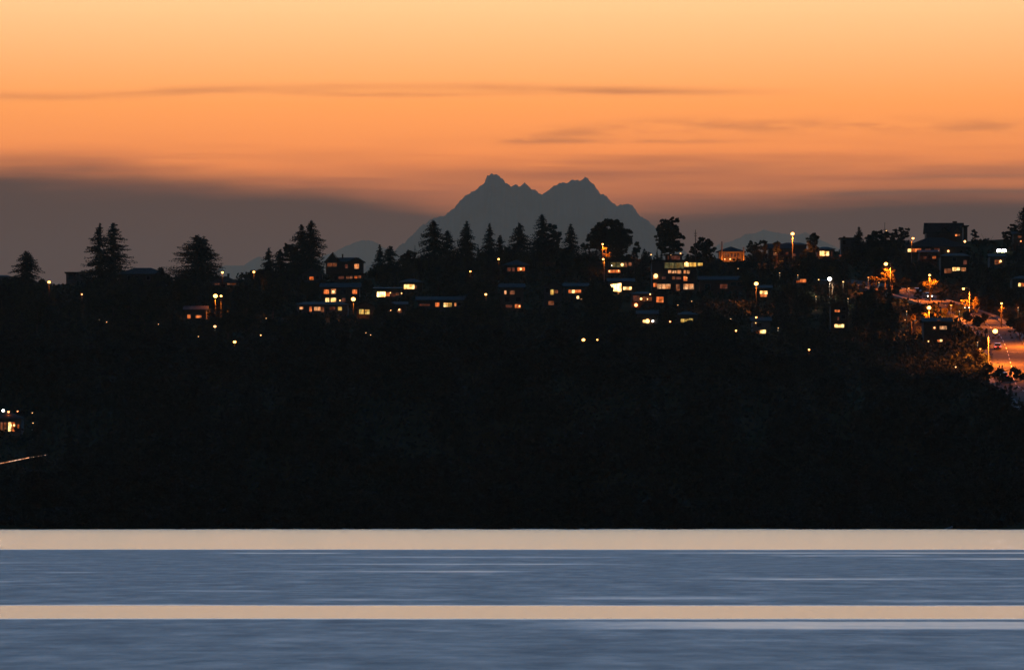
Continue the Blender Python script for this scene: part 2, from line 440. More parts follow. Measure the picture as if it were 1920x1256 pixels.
# ------------------------------------------------------------------ haze
m = newmat('haze_air'); pv = N.nt.nodes.new('ShaderNodeVolumePrincipled')
pv.inputs['Color'].default_value = (1.0, .70, .455, 1); pv.inputs['Density'].default_value = 2.7e-5; pv.inputs['Anisotropy'].default_value = 0.35
M['haze'] = finish(m, pv.outputs[0], True)
hz = MB().box(-31000, 31000, -3200, 47000, -6, 1990).build('haze', M['haze']); tag(hz, 'thin dusk haze fading the far mountains', kind='stuff')

# ------------------------------------------------------------------ trees
def cards(c, d, L, W, rs):
    """rhombic sprays: centres c, directions d, length L, width W"""
    n = len(c)
    d = d / np.maximum(np.linalg.norm(d, axis=1, keepdims=True), 1e-6)
    r = rs.randn(n, 3); s = np.cross(d, r); s /= np.maximum(np.linalg.norm(s, axis=1, keepdims=True), 1e-6)
    L = np.broadcast_to(L, (n,))[:, None]; W = np.broadcast_to(W, (n,))[:, None]
    v = np.stack([c - d * L * .5, c + s * W * .5, c + d * L * .5, c - s * W * .5], 1).reshape(-1, 3)
    return v, np.arange(n * 4).reshape(-1, 4)

def conifer_pts(H, Rl, Rr, prof, seed, spacing=.42, droop=.25, dens=1.0, base=.04, rag=.3, twin=None):
    """needle sprays of one conifer, profile(t) = half width at a fraction t below the top"""
    rs = np.random.RandomState(seed); C = []; Dd = []; L = []; W = []
    nz = int(H * (1 - base) / spacing)
    for k in range(nz):
        t_ = (k + rs.rand() * .6 + .2) / nz * (1 - base); z = H * (1 - t_)
        pr = prof(t_)
        nb = rs.randint(5, 8)
        bias = 1 + rs.uniform(-1, 1) * rag * .5
        for b_ in range(nb):
            a_ = rs.rand() * 2 * math.pi; ca, sa = math.cos(a_), math.sin(a_)
            Rm = Rr * (1 + ca) / 2 + Rl * (1 - ca) / 2
            r = max(.18, Rm * pr * bias * rs.uniform(1 - rag, 1 + rag * .45))
            step = .30 / dens; m_ = max(2, int(r / step))
            q = (np.arange(m_) + rs.rand(m_)) / m_
            q = np.concatenate([q, [1.0]])
            dz = -droop * r * q ** 1.3 + .14 * r * np.clip(q - .7, 0, 1)
            for rep in range(3):
                cc = np.stack([ca * r * q, sa * r * q, z + dz], -1) + rs.randn(len(q), 3) * [.14, .14, .16]
                dd = np.stack([np.full(len(q), ca), np.full(len(q), sa), np.full(len(q), -.25)], -1) + rs.randn(len(q), 3) * [.75, .75, .28]
                C.append(cc); Dd.append(dd); sz = (.62 - .25 * q) * (1 if r > .6 else .65)
                L.append(sz * rs.uniform(.9, 1.6, len(q))); W.append(sz * rs.uniform(.45, .95, len(q)) * (1.25 - .5 * q))
    # leader
    q = np.linspace(0, 1, 7); C.append(np.stack([q * 0, q * 0, H - q * H * .05], -1)); Dd.append(np.tile([[0, 0, 1.]], (7, 1)) + rs.randn(7, 3) * .15)
    L.append(np.full(7, .55)); W.append(.08 + q * .12)
    C, Dd, L, W = map(np.concatenate, (C, Dd, L, W))
    return cards(C, Dd, L, W, rs)

def leafy_pts(blobs, seed, dens=1.0, leaf=.5, bare=False):
    rs = np.random.RandomState(seed); C = []
    for (bx, by, bz, rx, ry, rz) in blobs:
        vol = rx * ry + rx * rz + ry * rz
        nc = max(12, int(vol * 2.3)); u = rs.randn(nc, 3); u /= np.linalg.norm(u, axis=1, keepdims=True)
        rad = rs.uniform(.35, 1.0, (nc, 1)) ** .6
        cl = u * rad * [rx, ry, rz] + [bx, by, bz]
        cr = rs.uniform(.35, .95, nc) * (min(rx, ry, rz) * .22 + .22)
        for c, r in zip(cl, cr):
            n = int((34 + 44 * r) * dens)
            p = rs.randn(n, 3); p /= np.linalg.norm(p, axis=1, keepdims=True); p *= rs.rand(n, 1) ** .5 * r * [1.25, 1.25, .8]
            C.append(c + p)
    C = np.concatenate(C); n = len(C)
    return cards(C, rs.randn(n, 3), rs.uniform(.6, 1.4, n) * leaf, rs.uniform(.5, .9, n) * leaf, rs)

P_FIR = lambda t: t ** .85 * (1 - max(0, t - .86) * 3)
P_NARROW = lambda t: min(1, t * 1.9) ** .8
P_CEDAR = lambda t: min(1, (t * 1.25)) ** .6
P_DOME = lambda t: math.sqrt(max(0, 1 - (1 - min(1, t * 1.7)) ** 2))
P_SPRAWL = lambda t: t ** .7 * (.75 + .25 * math.sin(t * 38))
PROF = dict(fir=P_FIR, narrow=P_NARROW, cedar=P_CEDAR, dome=P_DOME, sprawl=P_SPRAWL)

def crown_blobs(H, Rx, shape, rs):
    if shape == 'round': ctr, rz = .62, .40
    elif shape == 'tall': ctr, rz = .57, .46
    else: ctr, rz = .50, .50
    bl = [(0, 0, H * ctr, Rx * .62, Rx * .62, H * rz * .75)]
    for k in range(11):
        a_ = rs.rand() * 6.283; e = rs.uniform(-.8, 1); q = math.sqrt(1 - min(1, abs(e)) ** 2) if abs(e) < 1 else 0
        s = rs.uniform(.28, .42)
        bl.append((math.cos(a_) * Rx * .62 * q, math.sin(a_) * Rx * .62 * q, H * ctr + e * H * rz * .68, Rx * s, Rx * s, Rx * s * .8))
    return bl

def trunk_mesh(H, r, seed, limbs=0, spread=1.0, crown_z=.4):
    rs = np.random.RandomState(seed); b = MB()
    pts = [(0, 0, -2.5)] + [(math.sin(k * 1.3 + seed) * .02 * H * k / 6, math.cos(k + seed) * .015 * H * k / 6, H * .93 * k / 6) for k in range(7)]
    b.tube(pts, [r * 1.2] + [r * (1 - .93 * (k / 6) ** .9) for k in range(7)], 7)
    for k in range(limbs):
        z0 = H * rs.uniform(.22, .6); a_ = rs.rand() * 6.283; L_ = spread * rs.uniform(.5, .9)
        b.tube([(0, 0, z0), (math.cos(a_) * L_ * .45, math.sin(a_) * L_ * .45, z0 + L_ * .45), (math.cos(a_) * L_ * .9, math.sin(a_) * L_ * .9, z0 + L_ * 1.1)], [r * .45, r * .28, .03], 5)
    me = bpy.data.meshes.new('trunk'); me.from_pydata(b.v, [], b.f); me.update(); me.materials.append(M['bark']); return me

def make_tree(name, label, cat, loc, H, parts, group=None, trunk=None, rz=0.0):
    o = empty(name, loc, rz); tag(o, label, cat, group)
    link('trunk', trunk or trunk_mesh(H, .018 * H + .06, len(bpy.data.objects) % 97, 0), o)
    v, q, mt = parts
    link('crown', np_mesh('crown', v, q, M[mt]), o)
    return o

def sized(px, ytop, D):
    x = wx(px, D); gz = float(ground_z(x, D)); return x, gz, wz(ytop, D) - gz

def conifer(px, ytop, D, lpx, rpx, kind, seed, label, ybase=None, name='conifer_tree', **k):
    """lpx / rpx: crown half widths at ybase (or at the ground) in photo pixels"""
    x, gz, H = sized(px, ytop, D); s = D / FPX
    hv = (ybase - ytop) * s if ybase else H           # height over which the profile reaches the stated width
    base_prof = PROF[kind]
    k['rag'] = k.get('rag', .3) * .85; kw = 1.32 if 800 < px < 1085 else 1.15; lpx *= kw; rpx *= kw
    prof = lambda t: base_prof(min(1.0, t * H / hv)) if t * H < hv else base_prof(1.0) if kind != 'fir' else 1.0
    if kind == 'fir': prof = lambda t: min(1.0, t * H / hv) ** .85
    v, q = conifer_pts(H, lpx * s, rpx * s, prof, seed, **k)
    return make_tree(name, label, 'tree', (x, D, gz), H, (v, q, 'fir'))

def leafy(px, ytop, D, hwpx, shape, seed, label, name='deciduous_tree', mat='leaf', blobs=None, dens=1.0, leaf=.5, H=None):
    x, gz, H_ = sized(px, ytop, D); s = D / FPX
    if H is not None: gz = gz + H_ - H; H_ = H
    rs = np.random.RandomState(seed)
    bl = crown_blobs(H_, hwpx * s, shape, rs) if blobs is None else [((bx - px) * s, dy, wz(by, D) - gz, rx * s, rx * s, rz_ * s) for bx, by, rx, rz_, dy in blobs]
    v, q = leafy_pts(bl, seed, dens, leaf)
    tr = trunk_mesh(H_ * .9, .02 * H_ + .08, seed, 5, hwpx * s)
    return make_tree(name, label, 'tree', (x, D, gz), H_, (v, q, mat), trunk=tr)

# skyline trees, left to right --------------------------------------------------
conifer(50, 471, 1975, 32, 27, 'cedar', 1, 'bushy pointed conifer alone on the skyline at the far left edge', ybase=520, rag=.3)
conifer(187, 419, 2005, 42, 34, 'fir', 2, 'left one of the twin tall tiered conifers on the left skyline', ybase=515, rag=.38, droop=.12, spacing=.5)
conifer(212, 418, 2012, 26, 34, 'cedar', 3, 'right one of the twin tall tiered conifers on the left skyline', ybase=505, rag=.34, droop=.12, spacing=.5)
conifer(302, 501, 1990, 11, 11, 'dome', 4, 'small rounded conifer between the hipped roof and the wide cedar', rag=.25)
conifer(370, 442, 1985, 56, 44, 'cedar', 5, 'very wide spreading cedar with a double top beside the low hipped roof', ybase=512, rag=.34, droop=.06, spacing=.45, name='cedar_tree')
conifer(382, 444, 1988, 8, 28, 'cedar', 55, 'short spire leaning on the right side of the wide spreading cedar', ybase=500, rag=.3)
conifer(504, 464, 1985, 18, 16, 'fir', 6, 'narrow pointed conifer right of the skyline street lamp at left', ybase=508, rag=.3)
conifer(525, 468, 1988, 16, 19, 'dome', 7, 'round topped conifer left of the pair of dense cypresses', rag=.28)
leafy(547, 456, 1992, 17, 'low', 8, 'rough leafy tree against the left side of the two dense cypresses', blobs=[(545, 470, 15, 13, 0), (537, 463, 8, 6, .5), (552, 490, 20, 20, 0), (545, 505, 25, 12, 0)])
conifer(565, 422, 1990, 20, 18, 'narrow', 9, 'shorter of the two dense columnar cypresses left of the gabled house', ybase=480, rag=.18, name='cypress_tree')
conifer(584, 413, 1986, 20, 24, 'narrow', 10, 'tallest dense columnar cypress left of the gabled house', ybase=480, rag=.14, name='cypress_tree')
conifer(712, 460, 1985, 17, 14, 'fir', 11, 'thin spired conifer just right of the gabled skyline house', ybase=500, rag=.35)
conifer(731, 463, 1988, 13, 18, 'dome', 12, 'blunt conifer right of the thin spired conifer by the gabled house', ybase=500, rag=.25)
leafy(769, 471, 1990, 21, 'round', 13, 'rounded dome of a leafy tree below the left foot of the twin peaks', blobs=[(769, 484, 19, 14, 0), (762, 496, 22, 16, 0), (778, 500, 20, 16, 0)])
conifer(813, 414, 1990, 28, 22, 'cedar', 14, 'tall conifer with a stepped top, leftmost in front of the twin peaks', ybase=480, rag=.3)
conifer(839, 432, 1992, 14, 15, 'cedar', 15, 'narrow conifer touching the right side of the stepped conifer', ybase=478, rag=.22)
conifer(875, 415, 1995, 22, 22, 'fir', 16, 'symmetrical conifer standing free below the left summit', ybase=470, rag=.32)
conifer(918, 421, 1990, 18, 17, 'fir', 17, 'ragged conifer with a very thin leader below the left summit', ybase=470, rag=.42)
conifer(938, 441, 1994, 12, 14, 'sprawl', 18, 'low wind-swept conifer with flat boughs right of the thin leader', ybase=475, rag=.55, droop=-.05)
conifer(974, 419, 1990, 21, 21, 'cedar', 19, 'smooth cone shaped conifer below the left summit', ybase=478, rag=.16)
conifer(1017, 402, 1985, 25, 18, 'cedar', 20, 'tallest skyline conifer, standing below the saddle between the summits', ybase=470, rag=.3)
leafy(1036, 418, 1989, 17, 'low', 21, 'dense shoulder of foliage on the right of the tallest skyline conifer', mat='fir', blobs=[(1033, 432, 13, 12, 0), (1040, 446, 14, 14, 0), (1036, 470, 18, 20, 0)])
conifer(1070, 421, 1988, 18, 17, 'fir', 22, 'spiky conifer between the tallest conifer and the broad round tree', ybase=465, rag=.42)
leafy(1095, 452, 1994, 9, 'tall', 23, 'thin half bare tree beside the broad round tree', dens=.35)
leafy(1143, 411, 1990, 40, 'round', 24, 'broad round leafy tree below the right summit', blobs=[(1143, 432, 30, 20, 0), (1120, 440, 20, 16, 0), (1166, 440, 20, 16, 0), (1145, 452, 38, 22, 0), (1112, 455, 14, 16, 0), (1176, 452, 10, 10, 0), (1150, 418, 14, 8, 0), (1130, 424, 12, 8, 0)])
leafy(1195, 447, 1996, 8, 'tall', 25, 'small thin tree on the skyline below the right foot of the mountain', dens=.4)
leafy(1256, 409, 1990, 26, 'tall', 26, 'tall ragged leafy tree over the house with the long lit terrace', dens=1.1, blobs=[(1252, 432, 20, 18, 0), (1248, 420, 14, 9, 0), (1266, 420, 8, 9, .5), (1254, 436, 22, 14, 0), (1244, 450, 17, 14, 0), (1272, 448, 12, 12, 0), (1256, 462, 26, 14, 0), (1262, 412, 6, 4, 0), (1236, 430, 6, 5, 0), (1270, 412, 3, 3, 0)])
leafy(1319, 443, 1990, 22, 'round', 27, 'dome shaped tree with twiggy top right of the utility pole', blobs=[(1319, 458, 17, 13, 0), (1312, 470, 18, 12, 0), (1327, 466, 16, 14, 0)])
leafy(1420, 449, 1992, 19, 'low', 28, 'flat topped dark shrub mass right of the lit hipped house', name='large_shrub', blobs=[(1412, 458, 9, 7, 0), (1430, 457, 10, 7, 0), (1420, 468, 22, 10, 0)])
leafy(1457, 453, 1992, 7, 'low', 29, 'small square bush left of the tall glaring street lamp', name='large_shrub', blobs=[(1457, 460, 6, 7, 0), (1457, 470, 8, 8, 0)])
leafy(1524, 437, 1990, 14, 'round', 30, 'egg shaped tree right of the tall glaring street lamp', blobs=[(1524, 453, 12, 14, 0), (1522, 470, 14, 12, 0), (1527, 444, 7, 7, 0)])
conifer(1611, 426, 1970, 13, 12, 'narrow', 31, 'slim spire conifer in front of the flat roofed block with the chimney', ybase=480, rag=.2)
conifer(1633, 440, 1985, 10, 12, 'dome', 32, 'short blunt conifer between the slim spire and the mast', rag=.4)
leafy(1650, 430, 1990, 22, 'low', 33, 'bushy dark tree carrying the thin mast above it', mat='fir', blobs=[(1650, 440, 17, 9, 0), (1640, 448, 18, 10, 0), (1664, 446, 14, 12, 0), (1650, 465, 28, 16, 0)])
leafy(1691, 426, 1990, 20, 'low', 34, 'flat wind-shaped tree left of the big roofed house', mat='fir', blobs=[(1696, 432, 12, 6, 0), (1682, 436, 12, 6, 0), (1700, 441, 8, 4, 0), (1684, 448, 16, 9, 0), (1680, 462, 20, 14, 0)])
leafy(1828, 430, 1985, 9, 'tall', 35, 'slender upright tree right of the big roofed house', mat='fir', blobs=[(1827, 437, 6, 8, 0), (1829, 450, 8, 10, 0), (1830, 465, 12, 12, 0)])
leafy(1850, 448, 1975, 17, 'low', 36, 'spreading low tree with drooping twigs left of the twin floodlight', dens=.5, blobs=[(1848, 452, 15, 4, 0), (1858, 458, 13, 6, 0), (1840, 462, 14, 9, 0)])
conifer(1921, 388, 1960, 26, 26, 'cedar', 37, 'big dark conifer cut by the right frame edge', ybase=470, rag=.35)
leafy(1899, 418, 1965, 18, 'tall', 38, 'leafy tree leaning on the big conifer at the right edge', mat='fir', blobs=[(1898, 428, 9, 9, 0), (1890, 442, 11, 12, 0), (1904, 445, 15, 16, 0), (1894, 462, 18, 14, 0)])

# trees on the slope that show as darker shapes -----------------------------------
conifer(186, 530, 1890, 30, 26, 'sprawl', 39, 'tiered dark conifer on the slope below the twin conifers', rag=.5, droop=.05)
conifer(40, 586, 1600, 30, 34, 'sprawl', 40, 'dark conifer with long layered boughs, leftmost in the near wood', ybase=660, rag=.5, droop=.0, spacing=.7)
conifer(130, 582, 1590, 34, 26, 'fir', 41, 'tall layered conifer of the near wood left of centre dark gap', ybase=660, rag=.45, droop=.05, spacing=.65)
conifer(104, 606, 1580, 16, 16, 'narrow', 42, 'shorter conifer at the left foot of the tall layered conifer', rag=.3)
conifer(187, 601, 1585, 24, 24, 'cedar', 43, 'conifer rising below the small red light of the left slope', ybase=660, rag=.35)
conifer(237, 600, 1580, 17, 17, 'fir', 44, 'first of three conifer spires in the near wood left of the broad tree', ybase=650, rag=.35)
conifer(258, 591, 1585, 16, 17, 'fir', 45, 'middle and tallest of three conifer spires in the near wood', ybase=650, rag=.35)
conifer(281, 594, 1582, 17, 18, 'fir', 46, 'third of three conifer spires in the near wood left of the broad tree', ybase=650, rag=.35)
leafy(2, 528, 1700, 30, 'tall', 47, 'tall dark tree at the left frame edge below the skyline', mat='fir')
leafy(372, 552, 1800, 48, 'round', 48, 'broad dark tree below the paired glaring lamps at left')
leafy(470, 553, 1790, 44, 'round', 49, 'broad dark tree right of the paired glaring lamps')
leafy(724, 562, 1735, 27, 'round', 50, 'rounded tree below the bright bow window left of centre')
leafy(905, 562, 1700, 38, 'round', 51, 'wide dark tree under the single orange lamp near centre')
leafy(1125, 535, 1745, 42, 'round', 52, 'large leafy tree left of the blazing corner window', dens=.8)
leafy(1212, 612, 1660, 30, 'round', 53, 'dark round tree under the glaring garage light')
leafy(1330, 592, 1670, 62, 'round', 54, 'very broad dark tree below the house with the colonnade window')
conifer(1472, 502, 1880, 20, 20, 'dome', 56, 'dark pointed tree left of the red lit tree', rag=.3)
leafy(1614, 470, 1930, 26, 'tall', 57, 'dark tree mass left of the brightest lamp-lit tree', mat='fir')

# lamp-lit foliage ------------------------------------------------------------------
LITF = [(1137, 463, 1957, 10, 'small tree lit orange by the lamp in front of the broad round tree', [(1133, 468, 4, 4, 0), (1138, 476, 6, 6, 0), (1140, 483, 6, 5, 0)], 'leaf2'),
        (1492, 484, 1935, 12, 'reddish lit tree under the tall glaring lamp', [(1496, 490, 4, 6, 0), (1490, 498, 8, 6, 0), (1494, 507, 7, 6, 0)], 'leaf2'),
        (1458, 500, 1930, 14, 'dim brown lit bush left of the reddish lit tree', [(1462, 503, 7, 5, 0), (1452, 509, 10, 4, 0)], 'leaf2'),
        (1561, 500, 1925, 9, 'faintly lit shrub above the white star lamp', [(1561, 507, 8, 7, 0)], 'leaf2'),
        (1660, 498, 1915, 8, 'left half of the blazing orange tree beside its lamp pole', [(1660, 503, 5, 5, 0), (1660, 511, 6, 7, 0), (1664, 520, 5, 7, 0)], 'leaf2'),
        (1673, 498, 1917, 7, 'right half of the blazing orange tree beside its lamp pole', [(1674, 506, 4, 6, 0), (1673, 516, 5, 7, 0), (1672, 525, 4, 5, 0)], 'leaf2'),
        (1643, 516, 1905, 14, 'dim red lit bush left below the blazing orange tree', [(1638, 524, 6, 5, 0), (1650, 523, 7, 4, 0), (1638, 531, 5, 5, 0)], 'leaf2'),
        (1700, 520, 1900, 12, 'dark orange lit round bush between the two blazing trees', [(1699, 530, 9, 7, 0)], 'leaf2'),
        (1745, 521, 1890, 16, 'spreading tree lit orange just below its street lamp', [(1747, 528, 11, 7, 0), (1738, 534, 9, 5, 0), (1756, 534, 6, 7, 0), (1748, 540, 7, 5, 0)], 'leaf2'),
        (1722, 545, 1870, 9, 'lit upright shrub above the parked car', [(1724, 545, 5, 7, 0), (1720, 555, 7, 6, 0)], 'leaf2'),
        (1733, 583, 1815, 12, 'low shrub lit from above by the central star lamp', [(1733, 590, 7, 4, 0), (1740, 585, 5, 4, 0)], 'leaf2'),
        (1758, 582, 1815, 10, 'second low shrub lit by the central star lamp, on its right', [(1757, 588, 6, 4, 0)], 'leaf2'),
        (1709, 580, 1812, 8, 'narrow dim lit shrub left of the central star lamp', [(1708, 586, 5, 5, 0), (1711, 596, 3, 7, 0)], 'leaf2'),
        (1826, 560, 1840, 16, 'fan shaped tree lit orange behind the arm lamp pole', [(1810, 566, 8, 4, 0), (1822, 572, 9, 6, 0), (1832, 566, 5, 8, 0), (1826, 582, 8, 5, 0)], 'leaf2'),
        (1877, 566, 1835, 7, 'small bright lit tree behind the upper right lamp', [(1877, 571, 4, 4, 0), (1880, 577, 5, 4, 0), (1876, 581, 3, 3, 0)], 'leaf2')]
LFD = [(1130, 458, 8), (1486, 490, 6), (1486, 490, 6), (1555, 523, 7), (1661, 495, 8), (1661, 495, 8), (1661, 495, 8), (1661, 500, 8), (1743, 516, 8), (1743, 530, 8), (1742, 577, 8), (1742, 577, 8), (1742, 577, 8), (1806.5, 541.5, 9), (1878, 569, 7)]
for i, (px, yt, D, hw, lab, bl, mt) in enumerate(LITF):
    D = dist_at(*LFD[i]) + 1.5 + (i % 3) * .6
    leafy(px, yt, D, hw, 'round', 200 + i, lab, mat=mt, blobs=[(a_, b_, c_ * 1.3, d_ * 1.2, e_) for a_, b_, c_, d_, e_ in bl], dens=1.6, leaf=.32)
conifer(1802, 566, dist_at(1802, 596), 13, 13, 'fir', 60, 'small dark layered conifer silhouetted against the lit road', ybase=590, rag=.5, droop=0)
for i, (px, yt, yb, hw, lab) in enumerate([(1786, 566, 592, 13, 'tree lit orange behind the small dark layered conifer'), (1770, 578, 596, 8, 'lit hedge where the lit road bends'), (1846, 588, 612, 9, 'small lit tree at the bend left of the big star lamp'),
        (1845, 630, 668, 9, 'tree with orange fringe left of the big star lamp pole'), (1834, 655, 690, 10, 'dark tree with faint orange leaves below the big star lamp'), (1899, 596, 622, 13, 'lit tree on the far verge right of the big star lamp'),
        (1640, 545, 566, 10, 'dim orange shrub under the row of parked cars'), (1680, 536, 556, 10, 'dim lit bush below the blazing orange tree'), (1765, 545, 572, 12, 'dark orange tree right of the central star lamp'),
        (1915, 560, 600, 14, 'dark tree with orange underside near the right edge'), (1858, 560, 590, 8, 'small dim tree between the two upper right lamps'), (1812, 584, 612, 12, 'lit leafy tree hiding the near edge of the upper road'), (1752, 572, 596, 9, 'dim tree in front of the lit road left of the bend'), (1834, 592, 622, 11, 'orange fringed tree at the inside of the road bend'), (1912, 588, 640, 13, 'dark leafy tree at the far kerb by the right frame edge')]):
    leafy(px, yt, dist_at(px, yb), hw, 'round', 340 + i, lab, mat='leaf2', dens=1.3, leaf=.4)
for i, (px, yt, hw, lab) in enumerate([(1853, 672, 12, 'leafy top silhouetted on the lit road beside the pole'), (1874, 690, 14, 'feathery treetop silhouetted on the lit road, left of the red brake lights'),
                                      (1888, 705, 12, 'low treetop in front of the lit road bottom'), (1903, 683, 13, 'twiggy treetop crossing the tail lights of the climbing car'),
                                      (1922, 700, 12, 'treetop at the right frame edge in front of the lit road'), (1840, 690, 12, 'treetop left of the road bottom with lit fringe')]):
    leafy(px, yt, 1545 + i * 4, hw, 'tall', 300 + i, lab, dens=.4, leaf=.36)

# ------------------------------------------------------------------ houses
def point(parent, loc, watts, rgb, rad=.25, up=False):
    l = bpy.data.lights.new('bulb_light', 'SPOT'); l.energy = watts; l.color = rgb; l.shadow_soft_size = rad
    l.spot_size = R(166); l.spot_blend = .35
    o = bpy.data.objects.new('bulb_light', l); COL.objects.link(o); o.parent = parent; o.location = loc
    if up: o.rotation_euler = (R(125), 0, 0)
    return o
SOD = (1, .19, .012); WHI = (1, .75, .5)

RECTS = []      # lit things: (x0, x1, y0, y1, D) used to keep random trees from covering them
ROWS_KEEP = []
def house(label, x0, x1, ye, yb, roof, rh, wins, wall='wall_a', depth=8.0, cat='house', D=None, chim=None, extra=None, gables=(), lights=(), name='house', over=.5, dark=3, door=True, seed=None, posts=()):
    cx = (x0 + x1) / 2
    D = dist_at(cx, yb)
    s = D / FPX; X = wx(cx, D); zb = wz(yb, D)
    o = empty(name, (X, D, zb)); tag(o, label, cat)
    lx = lambda p: (p - cx) * s
    lz = lambda p: (yb - p) * s
    W2 = (x1 - x0) / 2 * s; He = lz(ye)
    MB().box(-W2, W2, 0, depth, -6, He).build('wall', M[wall], o)
    b = MB(); r_ = rh * s; e = over
    if roof == 'side': b.prism([(-e, He + .01), (depth / 2, He + r_), (depth + e, He + .01), (depth + e, He + .2), (depth / 2, He + r_ + .2), (-e, He + .2)], 'x', -W2 - e, W2 + e); b.prism([(.02, He), (depth / 2, He + r_ - .05), (depth - .02, He)], 'x', -W2 + .02, W2 - .02)
    elif roof == 'front': b.prism([(-W2 - e, He - e * .5), (0, He + r_), (W2 + e, He - e * .5), (W2 + e, He - e * .5 + .2), (0, He + r_ + .22), (-W2 - e, He - e * .5 + .2)], 'y', -e, depth + e)
    elif roof == 'hip':
        q = min(W2 * .98, r_ * (1.0 if gables else 2.2))
        base = [(-W2 - e, -e, He + .02), (W2 + e, -e, He + .02), (W2 + e, depth + e, He + .02), (-W2 - e, depth + e, He + .02)]
        top = [(-W2 + q, depth / 2, He + r_), (W2 - q, depth / 2, He + r_)]
        b.poly(base[::-1]); b.poly([base[0], base[1], top[1], top[0]]); b.poly([base[1], base[2], top[1]]); b.poly([base[2], base[3], top[0], top[1]]); b.poly([base[3], base[0], top[0]])
    elif roof == 'shed': b.prism([(-e, He + .01), (depth + e, He + r_), (depth + e, He + r_ + .2), (-e, He + .22)], 'x', -W2 - e, W2 + e)
    else: b.box(-W2 - e, W2 + e, -e, depth + e, He + .01, He + max(.3, r_))
    rf = b.build('roof', M['roof'], o)
    if roof == 'front':
        MB().prism([(-W2 + .02, He), (W2 - .02, He), (0, He + r_ - .1)], 'y', .01, depth - .01).build('gable_wall', M[wall], o)
    for (gx0, gx1, gy) in gables:      # cross gables facing the lake
        gc = (lx(gx0) + lx(gx1)) / 2; gw = (lx(gx1) - lx(gx0)) / 2; gh = lz(gy) - He
        MB().prism([(gc - gw + .15, He - .4), (gc + gw - .15, He - .4), (gc, He + gh - .15)], 'y', -.35, depth / 2).build('gable_wall', M[wall], o)
        MB().prism([(gc - gw - .2, He - .3), (gc, He + gh), (gc + gw + .2, He - .3), (gc + gw + .2, He - .08), (gc, He + gh + .22), (gc - gw - .2, He - .08)], 'y', -.8, depth / 2).build('gable_roof', M['roof'], o)
    if chim:
        for (c0, c1, cyy) in chim:
            c = MB().box(lx(c0), lx(c1), depth * .45, depth * .45 + .9, He - .5, lz(cyy))
            c.box(lx(c0) - .08, lx(c1) + .08, depth * .45 - .08, depth * .45 + .98, lz(cyy) + .002, lz(cyy) + .14).build('chimney', M['brick'], rf)
    def window(a0, a1, c0, c1, mt, yoff=0.0, mull=None):
        fx0, fx1, fz0, fz1 = lx(a0), lx(a1), lz(c1), lz(c0); t_ = .055
        f = MB(); y1 = -.10 - yoff; y0 = -yoff + .0
        f.box(fx0 - t_, fx1 + t_, y1, y0, fz1, fz1 + t_).box(fx0 - t_, fx1 + t_, y1, y0, fz0 - t_, fz0).box(fx0 - t_, fx0, y1, y0, fz0, fz1).box(fx1, fx1 + t_, y1, y0, fz0, fz1)
        wd = fx1 - fx0; n = mull if mull is not None else max(0, int(round(wd / 1.3)) - 1)
        for k in range(n):
            c = fx0 + wd * (k + 1) / (n + 1); f.box(c - .035, c + .035, y1 + .02, y0, fz0, fz1)
        wn = f.build('window', M['trim'], o)
        MB().poly([(fx0, -.03 - yoff, fz0), (fx1, -.03 - yoff, fz0), (fx1, -.03 - yoff, fz1), (fx0, -.03 - yoff, fz1)]).build('pane', M[mt], wn)
        if mt != 'dark': RECTS.append((a0, a1, c0, c1, D))
    occ = []
    for wdef in wins:
        window(*wdef[:5]); occ.append(wdef[:4])
    rs = random.Random(seed or int(x0 * 7 + yb))
    n = 0; tries = 0
    while n < dark and tries < 60:
        tries += 1; ww = rs.uniform(6, 11); hh = rs.uniform(6, 9)
        if x1 - x0 < ww + 6 or yb - ye < hh + 5: break
        a0 = rs.uniform(x0 + 2, x1 - ww - 2); c0 = ye + 3 + (int(rs.uniform(0, max(1, (yb - ye - hh - 3) / 14))) * 14)
        if c0 + hh > yb - 1: continue
        if any(a0 - 2 < q[1] and a0 + ww + 2 > q[0] and c0 - 2 < q[3] and c0 + hh + 2 > q[2] for q in occ): continue
        window(a0, a0 + ww, c0, c0 + hh, 'dark'); occ.append((a0, a0 + ww, c0, c0 + hh)); n += 1
    if door:
        for k in range(20):
            a0 = rs.uniform(x0 + 2, max(x0 + 3, x1 - 9))
            if all(a0 - 1 > q[1] or a0 + 7 < q[0] or q[3] < yb - 14 for q in occ):
                dd = MB().box(lx(a0), lx(a0) + 1.0, -.07, 0, -.1, 2.05).build('door', M['door'], o)
                MB().ball((lx(a0) + .85, -.12, 1.0), .05, .05, .05, 6, 4).build('handle', M['metal'], dd); break
    for (px, py, kind, r) in lights:
        f = MB().box(lx(px) - r * .8, lx(px) + r * .8, -.32, 0, lz(py) + r * 1.02, lz(py) + r * 1.02 + .08).build('porch_light', M['metal'], o)
        r = r * .75
        MB().ball((lx(px), -.22, lz(py)), r, r * .7, r, 10, 6).build('bulb', M[kind], f)
        RECTS.append((px - 3, px + 3, py - 3, py + 3, D))
    for (p0, p1, c0, c1) in posts:      # covered terrace: deck slab, posts and canopy
        MB().box(lx(p0), lx(p1), -1.8, -.02, lz(c1) - .25, lz(c1)).build('deck', M['wood'], o)
        MB().box(lx(p0) - .1, lx(p1) + .1, -2.0, -.02, lz(c0), lz(c0) + .2).build('canopy', M['roof'], o)
        for k in range(4):
            q = lx(p0) + .1 + (lx(p1) - lx(p0) - .2) * k / 3
            MB().box(q - .06, q + .06, -1.75, -1.63, lz(c1), lz(c0)).build('post', M['trim'], o)
    if extra: extra(o, lx, lz, D, s)
    ROWS_KEEP.append((x0, x1, ye - rh, yb, D))
    return o

